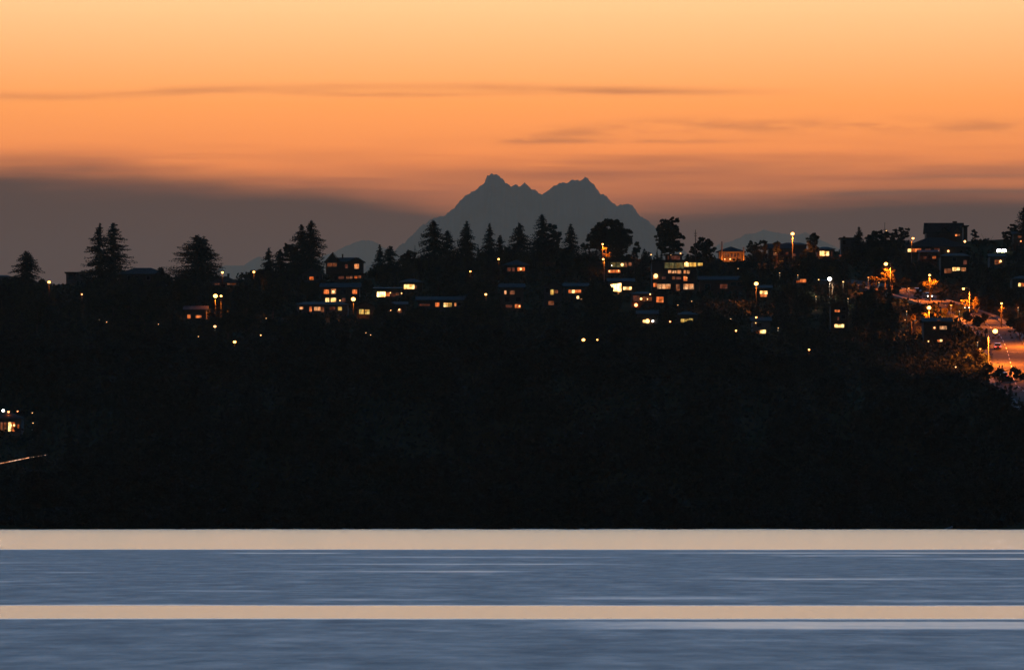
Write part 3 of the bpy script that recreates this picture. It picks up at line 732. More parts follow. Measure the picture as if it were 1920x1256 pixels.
A = 'A'
house('low dark roof at the far left edge of the skyline', -30, 20, 519, 534, 'hip', 4, [], D=1990)
house('flat roofed house left of the twin tiered conifers', 124, 170, 512, 532, 'flat', 2, [(128, 146, 514, 524, 'dark')], D=1985, wall='wall_c')
house('dark house with a broad hipped roof right of the twin conifers', 223, 310, 514, 540, 'hip', 13, [], D=1990, wall='wall_d', over=.9, depth=11)
house('low house with a shallow roof and dim orange eaves right of the wide cedar', 398, 447, 530, 545, 'hip', 13, [(402, 412, 531, 534, 'R'), (426, 442, 531, 534, 'D')], D=1978, chim=[(425, 429, 513)], over=.8)
def wing(o, lx, lz, D, s): pass
house('gabled craftsman house on the skyline with one bright and one dim window', 611, 681, 491, 512, 'hip', 9,
      [(614, 622.5, 492.5, 500, 'D'), (623.5, 631.5, 492.5, 500, 'D'), (647, 652, 496, 503, 'R'), (664.5, 673, 495, 504, 'P')], D=1985, wall='brick',
      gables=[(609, 639, 474), (652, 684, 484)], chim=[(640.5, 643, 476.5)], dark=0)
house('long house with a row of dull red windows just below the gabled house', 622, 684, 515, 531, 'shed', 2,
      [(635, 645, 518, 523, 'R'), (649, 655, 518, 522.5, 'D'), (656, 661, 518, 522.5, 'D'), (664.5, 670, 517.5, 522, 'O'), (671, 677, 517, 521.5, 'D')], wall='wall_d', dark=1)
house('house with one square orange window below the dense cypresses', 566, 604, 514, 536, 'front', 12, [(580.5, 588, 519, 525, 'O')], wall='wall_b', dark=2)
house('two storey house with four square windows left of the star light', 602, 674, 540, 572, 'side', 9,
      [(607, 617, 543, 551, 'O'), (620.5, 630, 542, 551, 'P'), (660.5, 669.5, 543, 551, 'O'), (610, 617, 558.5, 568, 'B'), (620.5, 630, 558.5, 568, 'B'), (641, 648, 559, 566, 'R')],
      lights=[(637.5, 563.5, 'lamp_small', .22), (625, 547, 'lamp_small', .45)], dark=2)
house('long low house with a broken row of peach windows below the four window house', 556, 652, 571, 592, 'hip', 6,
      [(562, 568.5, 575.5, 580, 'P'), (580, 584.5, 575, 584, 'O'), (589, 601, 575.5, 582.5, 'P'), (601.8, 607.5, 576, 585, 'D'), (618, 628.5, 575.5, 581, 'R'), (633.5, 641, 575.5, 582, 'Y')], wall='wall_c', dark=1)
house('small house with a pair of yellow-green windows right of the star light', 669, 702, 575, 598, 'front', 8, [(673.5, 682, 580, 589, 'Y'), (684, 693, 580.5, 589, 'Y')], wall='wall_b', dark=0)
house('house with a blazing bow window and dimmer panes running right', 702, 752, 542, 562, 'shed', 4,
      [(707, 722.5, 547, 556.5, 'W'), (723, 730.5, 548, 555.5, 'O'), (734, 741, 550, 556, 'R'), (742, 748, 549, 554, 'D')], wall='wall_a', dark=0, lights=[(753, 550, 'lamp_small', .22), (732, 549, 'lamp_small', .2)])
house('house with one wide bright tapering window left of centre', 750, 792, 529, 549, 'hip', 7, [(757.5, 777, 533.5, 542, 'B'), (777.6, 781.5, 535, 541, 'D')], wall='wall_d', dark=0)
house('small house with a round yellow light low left of centre', 724, 762, 572, 592, 'side', 6, [(745, 753.5, 580, 586.5, 'D'), (729, 732, 580, 584, 'R')], lights=[(748.5, 580.5, 'lamp_small', .35), (732.5, 581.5, 'lamp_small', .2)], dark=1)
house('long low roofed house with a red, a yellow and a thin window near centre', 784, 868, 564, 586, 'side', 8,
      [(787, 806, 570, 573.5, 'R'), (816, 824, 567.5, 575, 'O'), (832, 839.5, 568, 575.5, 'B'), (840, 847, 568, 575, 'Y'), (852, 855.5, 568, 574, 'P')], wall='wall_b', over=.8, dark=1)
house('house with a bright lamp-lit window high in the centre', 944, 992, 497, 522, 'hip', 10, [(951, 958, 502, 509, 'R'), (960, 965, 502, 509, 'R'), (970, 984, 501.5, 508.5, 'O')], lights=[(976.5, 504.5, 'lamp_small', .4)], wall='wall_d', dark=1)
house('two storey house with a thin and a square dim window, right of the single lamp', 938, 982, 540, 584, 'side', 8,
      [(945.5, 949.5, 545, 551.5, 'P'), (956, 965, 545, 552, 'D'), (948, 954, 571.5, 577, 'R'), (954.5, 960.5, 571.5, 577, 'R'), (965.5, 976, 570.5, 577.5, 'O')], lights=[(974, 574, 'lamp_small', .26)], wall='wall_a', dark=2)
house('tall house with a yellow window above a dull one, right of centre', 1020, 1054, 537, 580, 'front', 9, [(1032, 1038, 543, 552.5, 'Y'), (1039.5, 1046, 544, 550, 'D'), (1028, 1038.5, 564.5, 572, 'D')], wall='wall_b', dark=1)
house('low house with a long orange window partly hidden by the large leafy tree', 1058, 1102, 538, 566, 'side', 7, [(1066, 1071.5, 543.5, 549.5, 'O'), (1072, 1078, 543.5, 549.5, 'B'), (1078.5, 1089.5, 543.5, 549, 'O'), (1081, 1088, 555, 560, 'B'), (1088.5, 1095.5, 557, 562, 'P')], wall='wall_a', dark=0)
house('house with a framed glass porch and a bright lower window below the broad round tree', 1136, 1190, 489, 519, 'flat', 2,
      [(1145, 1170, 492, 501, 'G'), (1170.6, 1176, 492, 501, 'D'), (1178.5, 1184.5, 492, 498.5, 'D'), (1140, 1153, 506, 511.5, 'O'), (1153.6, 1163, 506, 511.5, 'O')],
      lights=[(1166.5, 496.5, 'lamp_small', .55), (1147, 498, 'lamp_white', .12), (1142.5, 508.5, 'lamp_small', .28), (1160, 508, 'lamp_small', .25)], wall='wall_b', dark=0, posts=[(1140, 1186, 490, 502)])
def prow(o, lx, lz, D, s):
    w_ = MB().poly([(lx(1144.5), -.12, lz(533.5)), (lx(1150), -.12, lz(546)), (lx(1160), -.12, lz(547)), (lx(1165), -.12, lz(547)), (lx(1165), -.12, lz(531))]).build('prow_window', M['W'], o)
    MB().box(lx(1165), lx(1165.8), -.3, 0, lz(549), lz(530)).build('mullion', M['trim'], w_)
    MB().box(lx(1144), lx(1166), -.3, 0, lz(531), lz(530)).build('mullion', M['trim'], w_)
    RECTS.append((1143, 1166, 530, 548, D))
house('house with a huge blazing trapezoid corner window', 1141, 1188, 529, 552, 'side', 7, [(1168.5, 1177, 537.5, 543.5, 'B'), (1177.6, 1184.5, 537.5, 543.5, 'B'), (1158, 1161, 548, 551, 'P')], lights=[(1182, 540, 'lamp_small', .45)], wall='wall_a', dark=0, extra=prow)
house('low brown house with glowing panes for its lamp-lit reddish terrace wall', 1184, 1225, 551, 578, 'hip', 5, [(1186.5, 1199, 554, 565, 'R'), (1205, 1209.5, 556, 565, 'D'), (1210.5, 1222.5, 557, 564.5, 'D')],  # the two left panes glow in place of lamplight on the wall
      lights=[(1202, 560.5, 'lamp_small', .42), (1219, 551.8, 'lamp_small', .26), (1214, 561, 'lamp_small', .2), (1192.5, 572, 'lamp_red', .6)], wall='brick', dark=0)
house('house with one square pink-orange window right of the reddish terrace', 1226, 1252, 550, 576, 'front', 7, [(1230.5, 1244, 556.5, 567, 'O')], wall='wall_d', dark=0)
house('large modern terraced house with four storeys of lit windows', 1222, 1306, 489.5, 546, 'flat', 2,
      [(1246, 1282, 492.5, 503, 'G'), (1283.5, 1292, 492.5, 500, 'B'), (1293, 1306, 492.5, 500, 'Y'),
       (1253, 1258.5, 507, 512.5, 'P'), (1259.5, 1264, 507.5, 512.5, 'P'), (1265, 1269, 507.5, 512.5, 'P'), (1270, 1277, 507, 513, 'P'), (1282, 1286.5, 507, 513, 'P'), (1288, 1293, 507, 513, 'P'),
       (1225, 1234, 519, 523, 'O'), (1241, 1248, 519, 523.5, 'R'), (1260, 1266, 518.5, 524, 'D'), (1267.5, 1277, 519, 524, 'R'), (1281.5, 1288.5, 518, 527, 'O'),
       (1225, 1231.5, 531, 538, 'O'), (1232.2, 1257, 532.5, 541.5, 'P'), (1267.5, 1274.5, 533, 545, 'D'), (1281.5, 1301, 532.5, 542.5, 'P')],
      lights=[(1287, 495, 'lamp_small', .75), (1229.5, 517.5, 'lamp_small', .8), (1288, 521, 'lamp_small', .12)], wall='wall_b', dark=0, depth=10, posts=[(1244, 1306, 490.5, 504)])
house('small upper pavilion with two little lights above the modern terraced house', 1248, 1279, 478, 489, 'flat', 1.5, [(1252, 1275, 480, 487, 'R')], lights=[(1258, 477.5, 'lamp_small', .2), (1276, 475.8, 'lamp_small', .3)], D=1962, wall='brick', dark=0, door=False)  # the wide dull red pane glows to stand for the lit wall
house('dark flat annex with a tapering yellow window strip right of the modern terraced house', 1307, 1324, 491, 512, 'flat', 1.5, [(1308, 1317.5, 493, 498.5, 'Y')], wall='wall_d', dark=0)
def columns(o, lx, lz, D, s):
    for p, y0, y1, q in ((1353, 453.5, 487, .22), (1394, 464.5, 486.5, .22)):
        MB().tube([(lx(p), -3, lz(y1) - 1), (lx(p), -3, lz(y0))], [q, q * .8], 8).build('pillar', M['wall_c'], o)
        RECTS.append((p - 3, p + 3, y0, y1 - 1, D))
        point(o, (lx(p), -4.6, lz(y1) - .4), 700, SOD, up=True)
    point(o, (lx(1372), -4.5, lz(486) + .2), 500, SOD, up=True)
house('hip roofed house floodlit orange between two tall lit pillars', 1348, 1394, 472, 487, 'hip', 10.5,
      [(1351.5, 1355, 475, 483, 'R'), (1358.5, 1362.5, 474, 482, 'D'), (1364, 1367.5, 475, 482, 'R'), (1370, 1374, 475, 482, 'R'), (1376, 1380, 475, 482, 'R'), (1382, 1386, 475, 482, 'R')],
      D=1965, wall='wall_c', lights=[(1369, 486, 'lamp_small', .26), (1359, 486, 'lamp_red', .2)], dark=0, extra=columns, over=.9)
house('long dark low house with barely lit brown windows below the floodlit house', 1312, 1402, 526, 552, 'side', 8, [(1350, 1364, 533, 541, 'R'), (1322, 1332, 533, 541, 'dark')], wall='brick', dark=3)
house('dark house with a dim square window below the flat topped shrubs', 1441, 1484, 467, 490, 'side', 10, [(1450, 1458, 471.5, 479, 'D'), (1473, 1478, 473, 478, 'R')], D=1965, wall='wall_d', lights=[(1455, 474, 'lamp_small', .14)], dark=1)
house('low roofed house at the foot of the tall glaring lamp', 1464, 1512, 459, 476, 'hip', 5, [(1486, 1492, 476, 480, 'R')], D=1990, wall='wall_b', dark=1)
house('house with two bright windows side by side right of the egg shaped tree', 1532, 1564, 467, 487, 'hip', 5, [(1537, 1546.5, 471, 480, 'B'), (1548, 1554.5, 471.5, 479.5, 'B'), (1558, 1560.5, 472, 481, 'R')], D=1972, wall='wall_a', dark=0)
house('flat roofed block with a chimney at its left corner', 1577, 1606, 447.5, 480, 'flat', 2, [(1573, 1578, 478, 482, 'R')], D=1985, wall='wall_b', chim=[(1582, 1586, 443)], dark=2)
house('house with a bright window below the orange star lamp', 1418, 1446, 541, 562, 'side', 6, [(1425, 1431.5, 545.5, 551, 'B'), (1432, 1439, 545.5, 551.5, 'B'), (1425.5, 1438, 552, 556.5, 'O')], wall='wall_d', dark=0)
house('car port with a low lit opening left of the white star lamp', 1488, 1520, 521, 534, 'flat', 1.5, [(1493.5, 1499, 526, 530, 'O'), (1500, 1511.5, 523.5, 529.5, 'O')], wall='wall_b', dark=0, lights=[(1535, 524.5, 'lamp_small', .2)])
house('narrow tall house with one lit window above and two below', 1558, 1590, 573, 622, 'front', 8, [(1565, 1574.5, 581, 585, 'O'), (1564.5, 1576.5, 608, 614, 'B'), (1577.5, 1582.5, 608, 614, 'B'), (1570, 1573, 594, 600, 'R')], wall='wall_d', dark=2)
house('house with a bright low window under the small white light', 1411, 1444, 603, 632, 'side', 8, [(1417.5, 1424, 620, 626, 'O'), (1425, 1436, 618.5, 625, 'B'), (1442, 1443, 613, 614, 'R')], wall='wall_c', dark=1, lights=[(1417, 605.5, 'lamp_small', .16)])
house('house with a colonnade-like yellow window above the very broad dark tree', 1268, 1308, 590, 612, 'hip', 7, [(1276.5, 1283.5, 598, 604.5, 'Y'), (1284.5, 1291, 598, 604.5, 'Y'), (1292, 1299.5, 597, 604, 'Y')], wall='wall_a', dark=0)
house('house with a glaring garage light and a small white lamp', 1196, 1232, 590, 612, 'side', 8, [(1205, 1217, 600, 605, 'B')], wall='wall_b', lights=[(1214, 602, 'lamp_small', .75), (1224, 602, 'lamp_white', .35)], dark=0)
house('big old house with a steep dark roof highest on the right skyline', 1737, 1806, 437, 447, 'side', 19, [(1791, 1795, 435, 443, 'O'), (1796, 1800, 435, 443, 'D')], D=1990, wall='brick',
      gables=[(1759, 1782, 427), (1784, 1806, 427)], chim=[(1788, 1796, 414.5)], dark=0, lights=[(1778, 437, 'lamp_small', .14)], depth=9)
house('dark side wing on the right end of the big old house', 1807, 1814, 424.5, 447, 'flat', 1.5, [], D=1990, wall='wall_d', dark=0, door=False)
house('broad roofed house with a many paned bright window below the big old house', 1700, 1812, 463, 480, 'hip', 19,
      [(1702, 1708.5, 466.5, 472.5, 'B'), (1709, 1714, 466.5, 472.5, 'O'), (1714.5, 1720, 466.5, 472.5, 'O'), (1720.5, 1727, 466, 472.5, 'O'), (1735, 1745, 466.5, 472, 'R'), (1752, 1762, 465.5, 473, 'R')],
      D=1965, wall='wall_a', lights=[(1778, 471, 'lamp_small', .4), (1809, 453, 'lamp_small', .45)], dark=0, over=1.0, depth=10)
house('house with three peach windows in a row below the broad roofed house', 1764, 1818, 480, 518, 'hip', 6,
      [(1770.5, 1784, 503.5, 512, 'D'), (1786, 1793, 501.5, 508, 'B'), (1793.6, 1800, 501.5, 507, 'B'), (1802.5, 1811, 502, 508.5, 'P'), (1806.5, 1813, 488, 496, 'R'), (1733, 1737, 481, 485, 'R')], wall='wall_d', dark=1, D=1930)
house('house with two faint small windows left of the three peach windows', 1724, 1758, 474, 496, 'side', 5, [(1732, 1737, 481, 485.5, 'D'), (1748.5, 1755, 480.5, 485, 'O')], wall='wall_d', dark=1, D=1945)
house('house with a lit corner and round light below the twin floodlight', 1856, 1884, 482, 505, 'side', 6, [(1865, 1871, 487.5, 496, 'D'), (1872, 1875, 488, 494, 'O')], lights=[(1876, 490, 'lamp_small', .42)], wall='wall_b', dark=1, D=1940)
house('house at the right frame edge with a bright pair of windows', 1898, 1935, 523, 548, 'hip', 7, [(1909.5, 1914.5, 531, 537, 'B'), (1915.5, 1921, 531, 537, 'O')], wall='wall_a', dark=0)
house('house among dark trees with small lights above the big conifer at the right', 1900, 1925, 440, 470, 'side', 6, [(1908.5, 1915, 442.5, 446, 'D')], lights=[(1914, 452.5, 'lamp_red', .2)], wall='wall_d', dark=1, D=1955)
house('house below the road with a bright kidney shaped window', 1732, 1784, 604, 648, 'side', 8, [(1749, 1755, 611.5, 618, 'D'), (1762, 1775, 611.5, 617.5, 'P'), (1757.5, 1762, 637, 641, 'O'), (1762.5, 1767, 636.5, 640.5, 'B'), (1757, 1763, 600, 603, 'R')],
      lights=[(1741, 640.5, 'lamp_small', .3), (1752, 614.5, 'lamp_small', .26)], wall='wall_d', dark=0)
house('faint dark house left of the house with the kidney shaped window', 1712, 1731, 607, 630, 'front', 7, [(1720, 1724, 612, 617, 'R'), (1727, 1730, 612, 616, 'R')], wall='wall_c', dark=0)
house('house behind the near wood with two small orange windows at left', 346, 386, 582, 606, 'side', 8, [(351.5, 357.5, 590, 597, 'O'), (367, 378, 591, 596, 'O')], wall='wall_a', dark=0)
house('waterside house low at the left edge with tall lit panes', -20, 40, 784, 816, 'hip', 14,
      [(-14, -2, 791, 808, 'D'), (1, 5, 791.5, 808, 'D'), (7, 12, 791.5, 808, 'D'), (15.5, 21, 791.5, 808.5, 'B'), (21.8, 28, 791.5, 808.5, 'O'), (32.5, 36, 795.5, 804.5, 'O')],
      lights=[(20, 797, 'lamp_small', .34), (26.5, 797, 'lamp_small', .28)], wall='wall_c', dark=0)

# ------------------------------------------------------------------ street lamps
def lamp(px, py, h, r, kind, watts, label, D=None, arm=0.0, polepx=None, group='street lamps on the hillside', name='street_lamp', cat='street lamp'):
    D = D or dist_at(px, py, h); r = r * (.80 if r > .63 else .64 if r > .3 else .75)
    X = wx(px, D); gz = float(ground_z(X, D)); zt = wz(py, D); H = zt - gz
    ax = (wx(polepx, D) - X) if polepx else arm
    o = empty(name, (X + ax, D, gz)); tag(o, label, cat, group)
    base = MB().tube([(0, 0, -.5), (0, 0, .4)], [.17, .15], 10).build('base', M['metal'], o)
    MB().tube([(0, 0, 0), (0, 0, H * .5), (0, 0, H + (.25 if ax else .1))], [.12, .10, .07], 8).build('pole', M['metal'] if ax or px == 1486 else M['rubber'], o)
    if ax: MB().tube([(0, 0, H - .1), (-ax * .5, 0, H + .35), (-ax, 0, H + .28)], [.06, .05, .045], 6).build('arm', M['metal'], o)
    hd = MB().prism([(-.32, .0), (.32, .0), (.24, .16), (-.24, .16)], 'y', -.2, .2).build('lamp_head', M['metal'], o); hd.location = (-ax, 0, H + r * .62)
    MB().ball((0, 0, 0), r, r, r * .85, 12, 8).build('bulb', M[kind], hd, (0, 0, -r * .62))
    if watts: point(o, (-ax, -.9 * r - .25, H - r - .3), watts, SOD if kind in ('lamp_sodium', 'lamp_red') else WHI)
    RECTS.append((px - 4, px + 4, py - 4, py + 4, D))
    return o
L = 'lamp_sodium'
lamp(92, 529, 8, .62, L, 500, 'round bright street lamp right of the bushy pointed conifer')
lamp(153.5, 552, 5, .34, 'lamp_red', 100, 'small orange lamp below the flat roofed house at left')
lamp(417, 511, 8, .52, L, 500, 'lamp shining just above the shallow roof right of the wide cedar')
lamp(476, 510, 8, .52, L, 500, 'lamp left of the narrow pointed conifer on the skyline')
lamp(404, 555, 7, .72, L, 8000, 'glaring lamp, left of the close pair below the wide cedar')
lamp(414.5, 555, 7, .48, L, 100, 'smaller lamp, right of the close pair below the wide cedar')
lamp(440, 641, 6, .56, L, 200, 'lone lamp lowest in the dark near wood at left')
lamp(403, 612, 4, .55, 'lamp_small', 100, 'oblong yellowish lamp under the two small orange windows at left')
lamp(489, 628.5, 4, .22, 'lamp_small', 0, 'tiny faint lamp in the dark wood right of the lone lamp')
lamp(662.5, 561, 6, .74, L, 2600, 'star-bright lamp in front of the four window house')
lamp(882, 509, 7, .36, L, 100, 'small lamp high on the slope left of centre')
lamp(911, 552, 7, .48, L, 200, 'lamp over the wide dark tree near centre')
lamp(935, 486, 7, .44, L, 200, 'lamp above left of the central lamp-lit window')
lamp(1130, 458, 8, .42, L, 14000, 'lamp on the broad round tree lighting a small orange tree')
lamp(1131, 486, 7, .46, L, 600, 'white lamp directly below the lamp on the broad round tree', polepx=1133)
lamp(1094, 637, 5, .60, L, 900, 'glowing lamp low in the dark wood right of centre')
lamp(1120, 637, 5, .26, L, 0, 'tiny lamp right of the glowing lamp low in the wood')
lamp(1132, 541, 5, .16, 'lamp_small', 0, 'pinpoint light at the left of the blazing corner window')
lamp(1221, 477.5, 5, .24, 'lamp_small', 0, 'pinpoint light left of the upper pavilion')
lamp(1256.5, 603, 5, .34, 'lamp_red', 0, 'small red-orange lamp left of the colonnade-like window')
lamp(1380, 620, 5, .34, L, 0, 'small white lamp over the right side of the very broad dark tree')
lamp(1418, 532, 8, .70, L, 6000, 'orange star lamp above the bright windowed house')
lamp(1486, 438.5, 9, .66, L, 12000, 'tall glaring lamp standing above the skyline on a lit pole', D=1985)
lamp(1555.5, 523, 7, .70, 'lamp_white', 3000, 'white star lamp on the slope left of the dark tree mass')
lamp(1418, 595, 5, .36, L, 0, 'small white light above the house with the low bright window')
lamp(1517, 655.5, 5, .36, L, 60, 'single small lamp low at the edge of the near wood, right half')
lamp(1581, 528.5, 5, .26, 'lamp_small', 300, 'faint lit spot right of the white star lamp')
lamp(1712, 447, 8, .52, L, 600, 'round lamp left of the big old house on the skyline', polepx=1709)
lamp(1662, 433, 6, .22, 'lamp_small', 0, 'small pink light on the thin mast')
lamp(1661, 495, 8, .64, L, 24000, 'lamp burning beside the brightest orange tree', polepx=1669.5)
lamp(1743, 516, 8, .48, L, 24000, 'lamp just above the spreading orange lit tree')
lamp(1742, 577, 8, .66, L, 30000, 'central star lamp over the parked cars on the right')
lamp(1806.5, 541.5, 9, .52, L, 50000, 'street lamp with a long arm to the left of its pole', polepx=1818)
lamp(1866, 621, 9, .78, L, 60000, 'big star street lamp over the orange road', polepx=1853)
lamp(1932, 590, 9, .5, L, 60000, 'lamp added unseen past the right frame edge to light the road, upper of two', polepx=1946)  # out of view, added to light the lower road
lamp(1936, 636, 9, .5, L, 60000, 'lamp added unseen past the right frame edge to light the road, lower of two', polepx=1952)  # second added lamp out of view, for the same stretch of road
lamp(1878, 569, 7, .42, L, 12000, 'lamp hidden in small bright leaves at the upper right')
lamp(1792, 688, 5, .22, 'lamp_small', 0, 'faint lamp in the dark left of the road bottom')
lamp(1535, 524.5, 5, .22, 'lamp_small', 0, 'tiny pink light left of the white star lamp')
lamp(6, 769.5, 5, .50, 'lamp_white', 150, 'white lamp above the waterside house at the left edge')
lamp(16, 772, 5, .36, 'lamp_red', 60, 'orange lamp beside the white lamp at the left edge')
lamp(33, 771, 5, .18, 'lamp_red', 0, 'faint reddish lamp right of the two lamps at the left edge')
for px, py in ((60.5, 774), (62, 793), (186, 600), (200, 604), (297, 608), (499, 597), (695, 628), (686, 624), (1370, 598), (1697, 600), (1271, 572), (1297, 565), (1384, 504), (1459, 615), (372, 631),
               (1462, 512), (1496, 516), (1648, 530), (1628, 521), (1715, 598), (1726, 601), (1704, 541), (1783, 573), (1799, 584), (1833, 642), (1838, 655), (1909, 577), (1700, 584), (1590, 560), (1530, 556)):  # this row is added, to throw a glow on the bushes around
    lamp(px, py, 4, .13, 'lamp_small', 160 if px > 1440 and px != 1697 else 0, 'pinprick of light on a post between dark trees of the slope, some added to glow on bushes', group='pinprick lights in the dark trees', name='garden_lamp', cat='garden lamp')

# twin floodlight
D = 1955; X = wx(1878, D); gz = float(ground_z(X, D)); zt = wz(470, D)
o = tag(empty('floodlight_mast', (X, D, gz)), 'pair of dazzling floodlights side by side on one mast at the right', 'floodlight')
MB().tube([(0, 0, -.5), (0, 0, zt - gz - .3)], [.16, .12], 8).build('pole', M['metal'], o)
MB().box(-1.3, 1.3, -.06, .06, zt - gz - .42, zt - gz - .3).build('crossbar', M['metal'], o)
for sx in (-.85, .75):
    h_ = MB().box(sx - .55, sx + .55, 0, .35, zt - gz - .45, zt - gz + .45).build('floodlight_head', M['metal'], o)
    MB().ball((sx, -.12, zt - gz), .62, .25, .48, 12, 8).build('lens', M['lamp_flood'], h_)
point(o, (0, -1.2, zt - gz), 3000, (1, .8, .6)); RECTS.append((1868, 1888, 464, 476, D))

# ------------------------------------------------------------------ masts and poles
def pole(px, yt, D, label, arms=((.9, .35),), name='utility_pole', cat='utility pole', r=.13):
    X = wx(px, D); gz = float(ground_z(X, D)); H = wz(yt, D) - gz
    o = tag(empty(name, (X, D, gz)), label, cat)
    MB().tube([(0, 0, -.6), (0, 0, H * .6), (0, 0, H)], [r * 1.3, r, r * .7], 8).build('pole', M['wood'], o)
    for dz, w_ in arms:
        c = MB().box(-w_, w_, -.06, .06, H - dz - .12, H - dz).build('crossarm', M['wood'], o)
        for q in (-w_ * .8, w_ * .8): MB().tube([(q, 0, H - dz), (q, 0, H - dz + .22)], [.05, .035], 6).build('insulator', M['trim'], c)
    return o
pole(1304, 431, 1985, 'utility pole with crossarm left of the dome shaped tree', arms=((1.1, .5), (1.9, .4)))
pole(1659, 417, 1988, 'thin mast rising above the bushy dark tree', arms=((2.3, .45),), name='antenna_mast', cat='mast', r=.09)
pole(778, 460, 1988, 'thin spike of a pole beside the rounded dome tree', arms=((1.3, .3),), r=.09)
pole(1881, 595, 1800, 'thin pole at the far side of the orange road', arms=((.3, .4),), r=.08)

# ------------------------------------------------------------------ road
rc_ = [(1560, 528), (1620, 537), (1660, 545), (1700, 555), (1745, 568), (1790, 582), (1835, 601), (1868, 626), (1886, 655), (1896, 690), (1908, 728), (1960, 775)]
def road_line():
    pts = [(wx(px, dist_at(px, py)), dist_at(px, py)) for px, py in rc_]
    P_ = [Vector((a_, b_, 0)) for a_, b_ in pts]; outp = []
    for i in range(len(P_) - 1):
        a0 = P_[max(0, i - 1)]; a1 = P_[i]; a2 = P_[i + 1]; a3 = P_[min(len(P_) - 1, i + 2)]
        for k in range(10):
            t_ = k / 10
            outp.append(.5 * ((2 * a1) + (a2 - a0) * t_ + (2 * a0 - 5 * a1 + 4 * a2 - a3) * t_ * t_ + (3 * a1 - a0 - 3 * a2 + a3) * t_ ** 3))
    outp.append(P_[-1]); return outp
RL = road_line()
def strip(name, off0, off1, lift, mat, i0=0, i1=None, kind='structure', thick=0.0):
    v = []; pts = RL[i0:i1]
    n = 9
    for i, p in enumerate(pts):
        q = pts[min(i + 1, len(pts) - 1)] - pts[max(i - 1, 0)]; q.normalize(); nrm = Vector((-q.y, q.x, 0))
        zc = float(ground_z(p.x, p.y)) + .55
        for k in range(n):
            o_ = off0 + (off1 - off0) * k / (n - 1); r = p + nrm * o_
            v.append((r.x, r.y, zc + lift))
    v = np.array(v); i_ = (np.arange(len(pts) - 1)[:, None] * n + np.arange(n - 1)[None]).ravel()
    q_ = np.stack([i_, i_ + n, i_ + n + 1, i_ + 1], -1)
    if thick:
        nv = len(v); v = np.concatenate([v, v - [0, 0, thick]])
        e = np.arange(len(pts) - 1) * n
        q_ = np.concatenate([q_, np.stack([e, e + nv, e + n + nv, e + n], -1), np.stack([e + n - 1, e + 2 * n - 1, e + 2 * n - 1 + nv, e + n - 1 + nv], -1)])
    return tag(link(name, np_mesh(name, v, q_, M[mat])), kind=kind)
strip('road', -4.8, 4.8, 0.0, 'asphalt', thick=2.0)
strip('pavement', 4.8, 6.2, .14, 'concrete', thick=2.0); strip('pavement', -6.2, -4.8, .14, 'concrete', thick=2.0)
v = MB()
for i in range(0, len(RL) - 1, 2):
    p, q = RL[i], RL[i + 1]; dr = (q - p).normalized(); nr = Vector((-dr.y, dr.x, 0)) * .08; z_ = float(ground_z(p.x, p.y)) + .57; z2 = float(ground_z(q.x, q.y)) + .57
    v.poly([(p.x - nr.x, p.y - nr.y, z_), (p.x + nr.x, p.y + nr.y, z_), (q.x + nr.x, q.y + nr.y, z2), (q.x - nr.x, q.y - nr.y, z2)])
tag(v.build('road_marking', M['paint']), kind='structure')
i = min(range(len(RL)), key=lambda k: abs(ground_row(960 + RL[k].x * FPX / RL[k].y, RL[k].y) - 665))
p = RL[i]; nr = (RL[i + 1] - RL[i - 1]).normalized(); sd = Vector((-nr.y, nr.x, 0))
v = MB(); a_ = p + sd * 4.6; b_ = p + sd * .3; zz = float(ground_z(p.x, p.y)) + .59
v.poly([(a_.x, a_.y, zz), (b_.x, b_.y, zz), (b_.x + nr.x * .7, b_.y + nr.y * .7, zz - .05), (a_.x + nr.x * .7, a_.y + nr.y * .7, zz - .05)])
tag(v.build('stop_line_marking', M['paint']), kind='structure')

# ------------------------------------------------------------------ cars
def make_car(paint):
    o = empty('car', (0, 0, 0))
    prof = [(-2.2, .35), (-2.25, .65), (-2.1, .85), (-1.2, .95), (1.0, .98), (2.05, .88), (2.2, .6), (2.15, .35)]
    MB().prism([(a_, b_) for a_, b_ in prof], 'y', -.88, .88).build('body', M[paint], o)
    b = MB(); lo = [(-1.3, .95), (1.45, .98)]; hi = [(-.65, 1.45), (.85, 1.45)]
    b.prism([lo[0], lo[1], hi[1], hi[0]], 'y', -.74, .74).build('cabin', M['dark'], o)
    MB().box(-.62, .82, -.72, .72, 1.452, 1.49).build('roof', M[paint], o)
    for sx in (-1.35, 1.35):
        for sy in (-.80, .80):
            w_ = MB().tube([(sx, sy - .11, .33), (sx, sy + .11, .33)], [.33, .33], 14).build('wheel', M['rubber'], o)
            MB().tube([(sx, sy - .12, .33), (sx, sy + .12, .33)], [.19, .19], 10).build('rim', M['metal'], w_)
    return o
CARS = []
